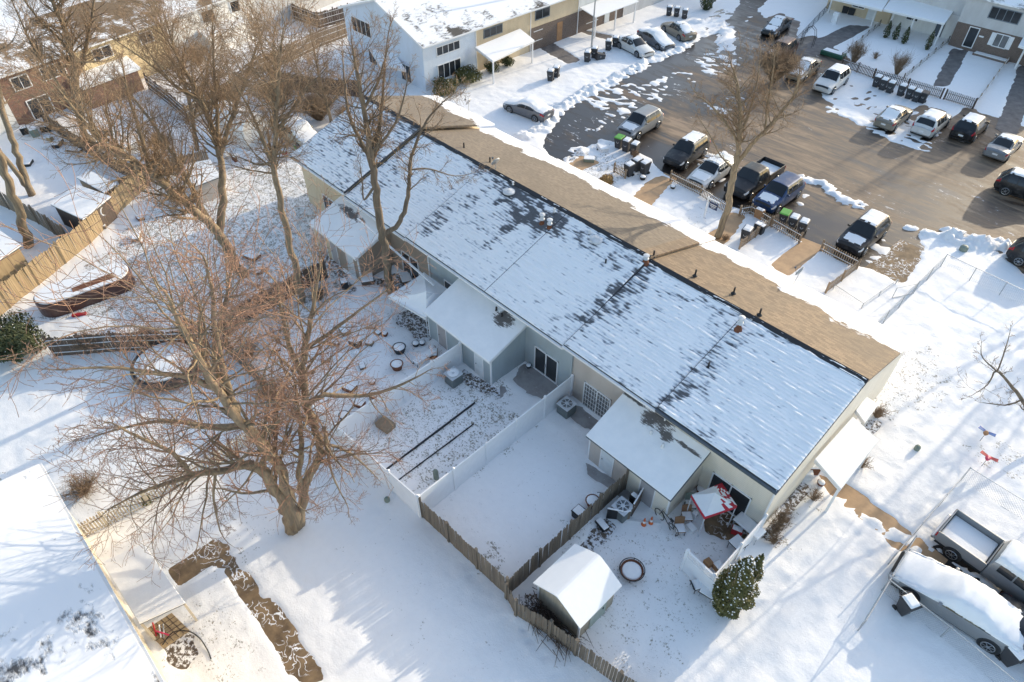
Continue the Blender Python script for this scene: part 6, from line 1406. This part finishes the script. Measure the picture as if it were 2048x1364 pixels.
for i, (px, r, h, l) in enumerate([((1706,128),1.3,2.2,'bare twiggy shrub left of the brown picket fence'),((1792,150),1.2,2.2,'bare twiggy shrub in front of the potted evergreens'),((1750,118),.6,.7,'tiny shrub between the two twiggy shrubs'),((1068,98),.7,.8,'bare shrub under the tan porch post'),((1160,45),.9,1.3,'bare shrub by the dark trunk'),((1548,1120-55),.6,.7,'frosted shrub by the side fence'),((1560,1045),.7,.8,'brown shrub below the cream gable'),((1625,1000),.5,.7,'dead shrub beside the side porch'),((1752,835),.7,.8,'bare bush beside the small door canopy'),((1720,935),.6,.7,'rusty orange shrub beside the side porch roof'),((1545,1085),.5,.6,'red stemmed shrub by the arborvitae'),((640,240),2.6,2.4,'tangle of brown vines below the pale blue house'),((560,215),2.6,2.4,'brown vine thicket by the near black fence'),((700,250),1.8,1.8,'brown brush behind the long roof'),((1268,318),.5,.9,'dry brush by the green lidded bin'),((1505,405),.5,.7,'brush at the foot of the blue crossover'),((400,130),1.6,1.8,'reddish brush by the small snowy lean-to'),((470,210),1.5,1.6,'brush in the fence corner, upper left'),((330,300),1.5,1.5,'brush at the foot of the leaning tree'),((1450,480),.5,.4,'dead leaves at the foot of the front tree'),((190,700),1.3,1.3,'vines on the dark back fence, left part'),((300,690),1.3,1.3,'vines on the dark back fence, middle part'),((385,684),1.3,1.3,'vines on the dark back fence, right part'),((540,800),1.0,1.3,'vines at the bend of the brown fence'),((170,975+10),1.3,.9,'brown brush heap near the cream house corner'),((500,715),1.0,1.2,'vines along the fence behind the forked tree'),((640,600),.9,1.1,'brush between the slim tree and the tan shed')]):
    shrub('shrub', l, px, r, h, n=int(380*r*r+120), seed=20+i, leafy=False)
for i, (px, r, h, l) in enumerate([((1752,62),.7,.9,'x'),]): pass
for px, h, l in [((1770,76),2.0,'first potted conifer with a snowy tip on the white porch'),((1788,80),2.0,'second potted conifer with a snowy tip on the white porch'),((1806,88),2.0,'third potted conifer with a snowy tip on the white porch'),((1853,100),2.2,'potted conifer at the porch corner post')]:
    shrub('potted_conifer', l, px, .45, h, 'leafd', 900, int(px[0]), cat='evergreen', shape='cone', snow=.12, leaf=.1)
shrub('conifer', 'dark conifer at the top edge above the snowy lane end', (1412,20), 1.1, 3.2, 'leafd', 2200, 33, cat='evergreen', shape='cone', leaf=.14)
shrub('brush_thicket', 'dense twiggy shrub crown over the brown and tan cars', (1545,165), 2.4, 3.0, n=5200, seed=44, leafy=False)
shrub('shrub', 'small gold cypress ball under the low branch', (297,1006), .35, .7, 'leafy', 500, 45, leaf=.07, snow=.05)
# ---------------------------------------------------------------- other houses
def win(parent, o, dx, w, z0, z1, nrm, lights=2, trim='trim', pane='glass', fw=.09, shutters=None, part='window'):
    "window on a wall: o = base point at wall plane, dx = wall direction, spans w"
    dx = V(dx).normalized(); nrm = V(nrm).normalized(); u = V((0,0,1)); m = MB(); o = V(o)
    def bx(mb, s0, s1, za, zb, d0, d1):
        a = o+dx*s0; vs = [a+nrm*d+dx*(s-s0)+u*z for z in (za, zb) for d in (d0, d1) for s in (s0, s1)]; mb.add(vs, [(0,2,3,1),(4,5,7,6),(0,1,5,4),(2,6,7,3),(0,4,6,2),(1,3,7,5)])
    bx(m, -fw, w+fw, z0-fw, z0, 0, .06); bx(m, -fw, w+fw, z1, z1+fw, 0, .06); bx(m, -fw, 0, z0, z1, 0, .058); bx(m, w, w+fw, z0, z1, 0, .058)
    for i in range(1, lights): bx(m, w*i/lights-.03, w*i/lights+.03, z0, z1, 0, .05)
    f = m.build(part, M[trim], parent); p = MB(); bx(p, 0, w, z0, z1, .004, .03); p.build('pane', M[pane], f)
    if shutters:
        for s in (-1, 1): q = MB(); a = (-fw-.42, -fw-.02) if s < 0 else (w+fw+.02, w+fw+.42); bx(q, a[0], a[1], z0-.05, z1+.05, 0, .04); q.build('shutter', M[shutters], f)
    return f
def wallbox(parent, a, b_, depth_dir, depth, z1, mt, name='wall', z0=0):
    a, b_ = V(a), V(b_); d = V(depth_dir).normalized()*depth; m = MB(); m.prism([(a.x,a.y),(b_.x,b_.y),((b_+d).x,(b_+d).y),((a+d).x,(a+d).y)], z0, z1); return m.build(name, M[mt], parent)
# pale blue house and its row, top middle.  facade x=-56.3 faces +x, gable end y=41.5 faces -y
XF = -56.3
def saltbox(label, y0, y1, wm, wm2=None, gable=False, dz=0, group='houses of the upper middle row'):
    ze, zr, zb = 4.85+dz, 7.5+dz, 5.2+dz; xr, xb = -63.4, -70.2; t = thing('townhouse', label, 'house', (XF, (y0+y1)/2, 0), group)
    pr = [(XF, 0), (XF, ze-.1), (xr, zr-.15), (xb, zb-.1), (xb, 0)]; m = MB(); vs = [(x, y, z) for y in (y0, y1) for x, z in pr]
    m.add(vs, [(0,1,2,3,4),(9,8,7,6,5)]+[(i,5+i,5+(i+1)%5,(i+1)%5) for i in range(5)]); m.build('wall', M[wm], t)
    if wm2: m = MB(); m.box(XF, XF+.06, y0+.01, y1-.01, 0, 2.6); m.build('lower_front', M[wm2], t)
    r = MB(); o = .3 if gable else 0; r.slab([(XF+.45, y0-o, ze-.05), (XF+.45, y1, ze-.05), (xr, y1, zr), (xr, y0-o, zr)], .14); r.slab([(xb-.5, y1, zb-.1), (xb-.5, y0-o, zb-.1), (xr, y0-o, zr+.001), (xr, y1, zr+.001)], .14); r.build('roof', M['roofW'], t)
    g = MB(); g.box(XF+.45, XF+.57, y0-o, y1, ze-.2, ze-.08); g.build('gutter', M['trim'], t)
    if gable:
        rk = MB(); rk.bar((XF+.45, y0-.32, ze-.14), (xr, y0-.32, zr-.08), .05, .2); rk.bar((xr, y0-.32, zr-.08), (xb-.5, y0-.32, zb-.18), .05, .2); rk.build('rake_board', M['trim'], t)
    d = MB(); d.box(XF+.07, XF+.15, y1-.1, y1-.02, 0, ze-.2); d.build('downspout', M['trim'], t)
    return t
M['s_creamy'] = siding('warm_cream_siding', (.66, .58, .45))
M['roofLL'] = far_roof('dark_streaks_under_snow', (.10, .10, .10), (.05, .05, .06), .60)
h = saltbox('pale blue end house with a snowy roof and two window storeys', 41.5, 48.6, 's_white', gable=True)
win(h, (XF, 43.3, 0), (0,1,0), 3.0, 3.25, 4.05, (1,0,0), 4); win(h, (XF, 43.3, 0), (0,1,0), 3.0, .75, 2.2, (1,0,0), 4); win(h, (-68.7, 41.5, 0), (1,0,0), 3.4, 3.1, 4.55, (0,-1,0), 4)
win(h, (-66.2, 41.5, 0), (1,0,0), 1.4, .3, 1.7, (0,-1,0), 1, part='window'); win(h, (-60.3, 41.5, 0), (1,0,0), 1.6, .2, 1.9, (0,-1,0), 2)
t, q = leanto('back_porch_roof', 'small snowy lean-to roof on the pale blue gable', [(758,128),(812,140),(786,100),(738,95)], 2.2, 2.5)
h = saltbox('tan house with a snowy porch roof next to the pale blue one', 48.6, 56.8, 's_tan'); win(h, (XF, 49.8, 0), (0,1,0), 2.6, 3.4, 4.2, (1,0,0), 3, 'trimg'); win(h, (XF, 50.4, 0), (0,1,0), 1.6, .9, 2.0, (1,0,0), 2)
t, q = leanto('front_porch', 'snowy shed roof over the porch of the tan house', [(985,121),(1069,80),(1040,57),(950,94)], 2.6, 3.2)
for f in (.03, .97): p = q[0].lerp(q[1], f)+V((-.12,0,0)); m = MB(); m.box(p.x-.07,p.x+.07,p.y-.07,p.y+.07,0,2.45); m.build('post', M['trim'], t)
h = saltbox('beige over brick house with the brown front door', 56.8, 64.8, 's_tan', 'brick'); win(h, (XF, 57.6, 0), (0,1,0), 2.2, 3.4, 4.3, (1,0,0), 2, 'trimg'); win(h, (XF, 57.4, 0), (0,1,0), 1.3, 1.1, 2.1, (1,0,0), 1)
dr = MB(); dr.box(XF+.06, XF+.1, 61.2, 62.1, .1, 2.2); dr.build('door', M['card'], h)
h = saltbox('white porch house beyond the dark trunk, top of the photo', 64.8, 73.5, 's_wht', 'brick'); win(h, (XF, 66.5, 0), (0,1,0), 2.0, .9, 2.1, (1,0,0), 2); m = MB(); m.box(XF+.061, XF+.1, 69.8, 70.7, .1, 2.2); m.build('door', M['door_w'], h)
m = MB(); m.slab([(XF+2.6,65,2.6),(XF+2.6,73,2.6),(XF+.07,73,3.1),(XF+.07,65,3.1)], .1); m.build('porch_roof', M['snow_t'], h)
for y in (65.3, 69, 72.7): m = MB(); m.box(XF+2.35,XF+2.49,y-.07,y+.07,0,2.5); m.build('porch_post', M['trim'], h)
h = saltbox('farther house of the same row above the snowy lane end', 73.5, 90, 's_lt', dz=.2)
# far row, top right.  facade y=93.7 faces the camera
YT = 93.7
def farhouse(label, x0, x1, up, low, ze=5.6, yf=YT):
    t = thing('townhouse', label, 'house', ((x0+x1)/2, yf, 0), 'houses of the far right row'); m = MB(); m.box(x0, x1, yf, yf+12, 2.75, ze); m.build('upper_wall', M[up], t); m = MB(); m.box(x0, x1, yf+.05, yf+12, 0, 2.748); m.build('lower_wall', M[low], t)
    r = MB(); r.slab([(x0,yf-.4,ze),(x1,yf-.4,ze),(x1,yf+5.5,ze+2.9),(x0,yf+5.5,ze+2.9)], .15); r.slab([(x0,yf+5.5,ze+2.901),(x1,yf+5.5,ze+2.901),(x1,yf+12.3,ze),(x0,yf+12.3,ze)], .15); r.build('roof', M['roofW'], t); return t
h = farhouse('grey sided house over dark brick with the white framed door', -23.7, -16.6, 's_lt', 'brick')
win(h, (-20.9, YT, 0), (1,0,0), 3.0, 3.9, 5.0, (0,-1,0), 4, 'trimg'); win(h, (-19.3, YT+.05, 0), (1,0,0), 1.3, 1.25, 2.5, (0,-1,0), 2, pane='curt', shutters='trim')
f = win(h, (-22.15, YT+.05, 0), (1,0,0), .95, .45, 2.5, (0,-1,0), 1, part='front_door'); m = MB(); m.box(-20.95,-20.45,YT+.0,YT+.04,1.75,1.9); m.build('house_number_plate', M['trim'], h); m = MB(); m.box(-20.6,-16.9,YT-.9,YT+.04,0,.25); m.build('planter_wall', M['brick'], h)
m = MB(); m.box(-20.5,-17.0,YT-.8,YT-.02,.252,.3); m.build('planter_snow', M['snow'], h)
h = farhouse('white porch house with the row of potted conifers', -31.6, -23.7, 's_lt', 's_wht', yf=95.5); win(h, (-29.8, 95.55, 0), (1,0,0), 1.3, 1.1, 2.2, (0,-1,0), 2); m = MB(); m.box(-26.2,-25.3,95.48,95.56,.05,2.2); m.build('door', M['metal_dk'], h)
t, q = leanto('front_porch', 'snowy porch roof over the potted conifers', [(1767,18),(1890,46),(1917,8),(1790,-14)], 2.75, 3.35)
for px in ((1813,78),(1868,92),(1776,60)): p = G(*px); m = MB(); m.box(p.x-.09,p.x+.09,p.y-.09,p.y+.09,0,2.6); m.build('post', M['trim'], t)
h = farhouse('tan porch house with the dark wicker chairs', -39.8, -31.6, 's_lt', 's_tan', yf=95.0); win(h, (-36.5, 95.05, 0), (1,0,0), 1.5, 1.1, 2.2, (0,-1,0), 2); m = MB(); m.box(-34.4,-33.3,94.98,95.06,.05,2.2); m.build('door', M['door_w'], h)
t, q = leanto('front_porch', 'snowy porch roof at the very top of the photo', [(1640,-10),(1765,19),(1786,-14),(1665,-40)], 2.75, 3.35)
for px in ((1656,26),(1742,52)): p = G(*px); m = MB(); m.box(p.x-.09,p.x+.09,p.y-.09,p.y+.09,0,2.6); m.build('post', M['trim'], t)
h = farhouse('house at the far right edge with a white side porch', -16.6, -8.5, 's_lt', 'brick'); t, q = leanto('front_porch', 'snowy porch roof cut off by the right edge of the photo', [(2038,90),(2150,130),(2170,80),(2060,50)], 2.75, 3.3)
p = G(2030,137); m = MB(); m.box(p.x-.09,p.x+.09,p.y-.09,p.y+.09,0,2.6); m.build('post', M['trim'], t)
h = farhouse('far house behind the snowy yard, top of the photo', -60, -39.8, 's_lt', 'brick', yf=104)
for px, l in (((1690,26),'left wicker chair on the tan porch'),((1702,30),'right wicker chair on the tan porch')): cbox('porch_chair', l, 'chair', px, (.8,.8,.9), 'black', 10, snow=False, mname='wicker_frame')
cbox('garden_statue', 'white arched shrine statue in the railed garden', 'statue', (1667,48), (.7,.4,1.3), 'whitep', 0, snow=True)
m = MB(); p = G(1612,92); pts = [p+V((-.7,0,0)), p+V((-.7,0,1.3)), p+V((-.5,0,1.9)), p+V((0,0,2.2)), p+V((.5,0,1.9)), p+V((.7,0,1.3)), p+V((.7,0,0))]; m.tube(pts, .03, 5); pts2 = [q+V((0,.4,0)) for q in pts]; m.tube(pts2, .03, 5)
for a, b_ in zip(pts, pts2): m.tube([a, b_], .015, 4)
ob = m.build('garden_arch', M['black'], loc=tuple(p)); tag(ob, 'black wire garden arch in the railed garden', 'garden arch')
t = thing('garden_pond', 'low dark pond shell with snow by the picket gate', 'pond', G(1665,112)); m = MB(); p = G(1665,112); m.box(p.x-1.3,p.x+1.3,p.y-.6,p.y+.6,0,.5); m.build('shell', M['greend'], t, bevel=.1); m = MB(); m.box(p.x-1.1,p.x+1.1,p.y-.45,p.y+.45,.501,.56); m.build('snow_cover', M['snow'], t, bevel=.03)
# upper left row: facade faces the camera side (+x), long axis runs up the picture
A0, A1 = V((-75.6, 1.5, 0)), V((-83.4, 37.5, 0)); ad = (A1-A0).normalized(); an = V((ad.y, -ad.x, 0))
def lhouse(label, s0, s1, wm, low=None, ze=5.0):
    a, b_ = A0+ad*s0, A0+ad*s1; c = (a+b_)/2; t = thing('townhouse', label, 'house', c, 'houses of the upper left row'); wallbox(t, a, b_, -an, 11, ze-.12, wm)
    if low: wallbox(t, a+an*.05+ad*.01, b_+an*.05-ad*.01, -an, .05, 2.5, low, 'lower_front')
    r = MB(); r.slab([a+an*.5+V((0,0,ze)), b_+an*.5+V((0,0,ze)), b_-an*5.5+V((0,0,ze+1.9)), a-an*5.5+V((0,0,ze+1.9))], .15); r.slab([a-an*5.5+V((0,0,ze+1.901)), b_-an*5.5+V((0,0,ze+1.901)), b_-an*11.4+V((0,0,ze)), a-an*11.4+V((0,0,ze))], .15); r.build('roof', M['roofTL'], t)
    g = MB(); g.bar(a+an*.56+V((0,0,ze-.1)), b_+an*.56+V((0,0,ze-.1)), .1, .12); g.build('gutter', M['trim'], t); return t, a
h, a = lhouse('white walled house at the left edge of the photo', -6, 7.0, 's_wht'); win(h, a+ad*8.3, ad, 1.9, .15, 2.1, an, 2, pane='curt', part='sliding_door')
h, a = lhouse('red brick house with upstairs windows, upper left', 7.0, 14.2, 'brickr'); win(h, a+ad*1.2, ad, 1.5, 3.2, 4.3, an, 2); win(h, a+ad*4.0, ad, 2.2, 3.2, 4.3, an, 3); win(h, a+ad*1.6, ad, 2.0, .2, 2.0, an, 2, part='sliding_door')
h, a = lhouse('yellow sided house with the snowy lean-to, upper left', 14.2, 24.5, 's_yel'); win(h, a+ad*2.2, ad, 1.9, 3.3, 4.3, an, 2); win(h, a+ad*7.5, ad, 1.4, 3.3, 4.3, an, 2)
h, a = lhouse('pale house with the small snowy annex, upper left', 24.5, 37, 's_wht'); win(h, a+ad*5, ad, 1.6, 3.2, 4.3, an, 2); win(h, a+ad*9, ad, 1.2, 3.2, 4.3, an, 1)
h, a = lhouse('grey house at the top edge behind the fences', 37, 52, 's_lt')
def annex(label, px, z, zb, mt, wm, depthk=.9):
    t, q = leanto('annex', label, px, z, zb); c = sum(q, V((0,0,0)))/4; t['category'] = 'annex'; m = MB(); m.prism([((c+(p-c)*depthk).x, (c+(p-c)*depthk).y) for p in q], 0, z-.28); m.build('wall', M[wm], t)
annex('brick annex with a long snowy lean-to roof, upper left', [(163,176),(280,134),(238,98),(118,138)], 2.4, 3.0, 'snow_t', 'brickr')
annex('white annex with a snowy roof, upper left', [(412,74),(492,40),(455,4),(365,34)], 2.5, 3.1, 'snow_t', 's_wht')

# house whose roof fills the lower left corner
t = thing('house', 'house with a big snowy roof and cream wall filling the lower left corner', 'house', (-20, -6, 0)); X0, X1, Y0 = -28.5, -8.0, -3.15
m = MB(); pr = [(Y0, 0), (Y0, 4.75), (Y0-7, 5.55), (Y0-14, 4.75), (Y0-14, 0)]; vs = [(x, y, z) for x in (X0, X1) for y, z in pr]; m.add(vs, [(4,3,2,1,0),(5,6,7,8,9)]+[(i,(i+1)%5,5+(i+1)%5,5+i) for i in range(5)]); m.build('wall', M['s_creamy'], t)
m = MB(); m.slab([(X0-.25,Y0+.25,4.85),(X0-.25,Y0-7,5.7),(X1,Y0-7,5.7),(X1,Y0+.25,4.85)], .14); m.slab([(X0-.25,Y0-7,5.701),(X0-.25,Y0-14.3,4.85),(X1,Y0-14.3,4.85),(X1,Y0-7,5.701)], .14); m.build('roof', M['roofLL'], t)
m = MB(); m.box(X0-.25, X1, Y0+.25, Y0+.37, 4.70, 4.82); m.build('gutter', M['trim'], t)
for s in (1.2, 6.0, 11.5): win(t, (X0+s, Y0, 0), (1,0,0), 1.3, 2.6, 3.8, (0,1,0), 2)
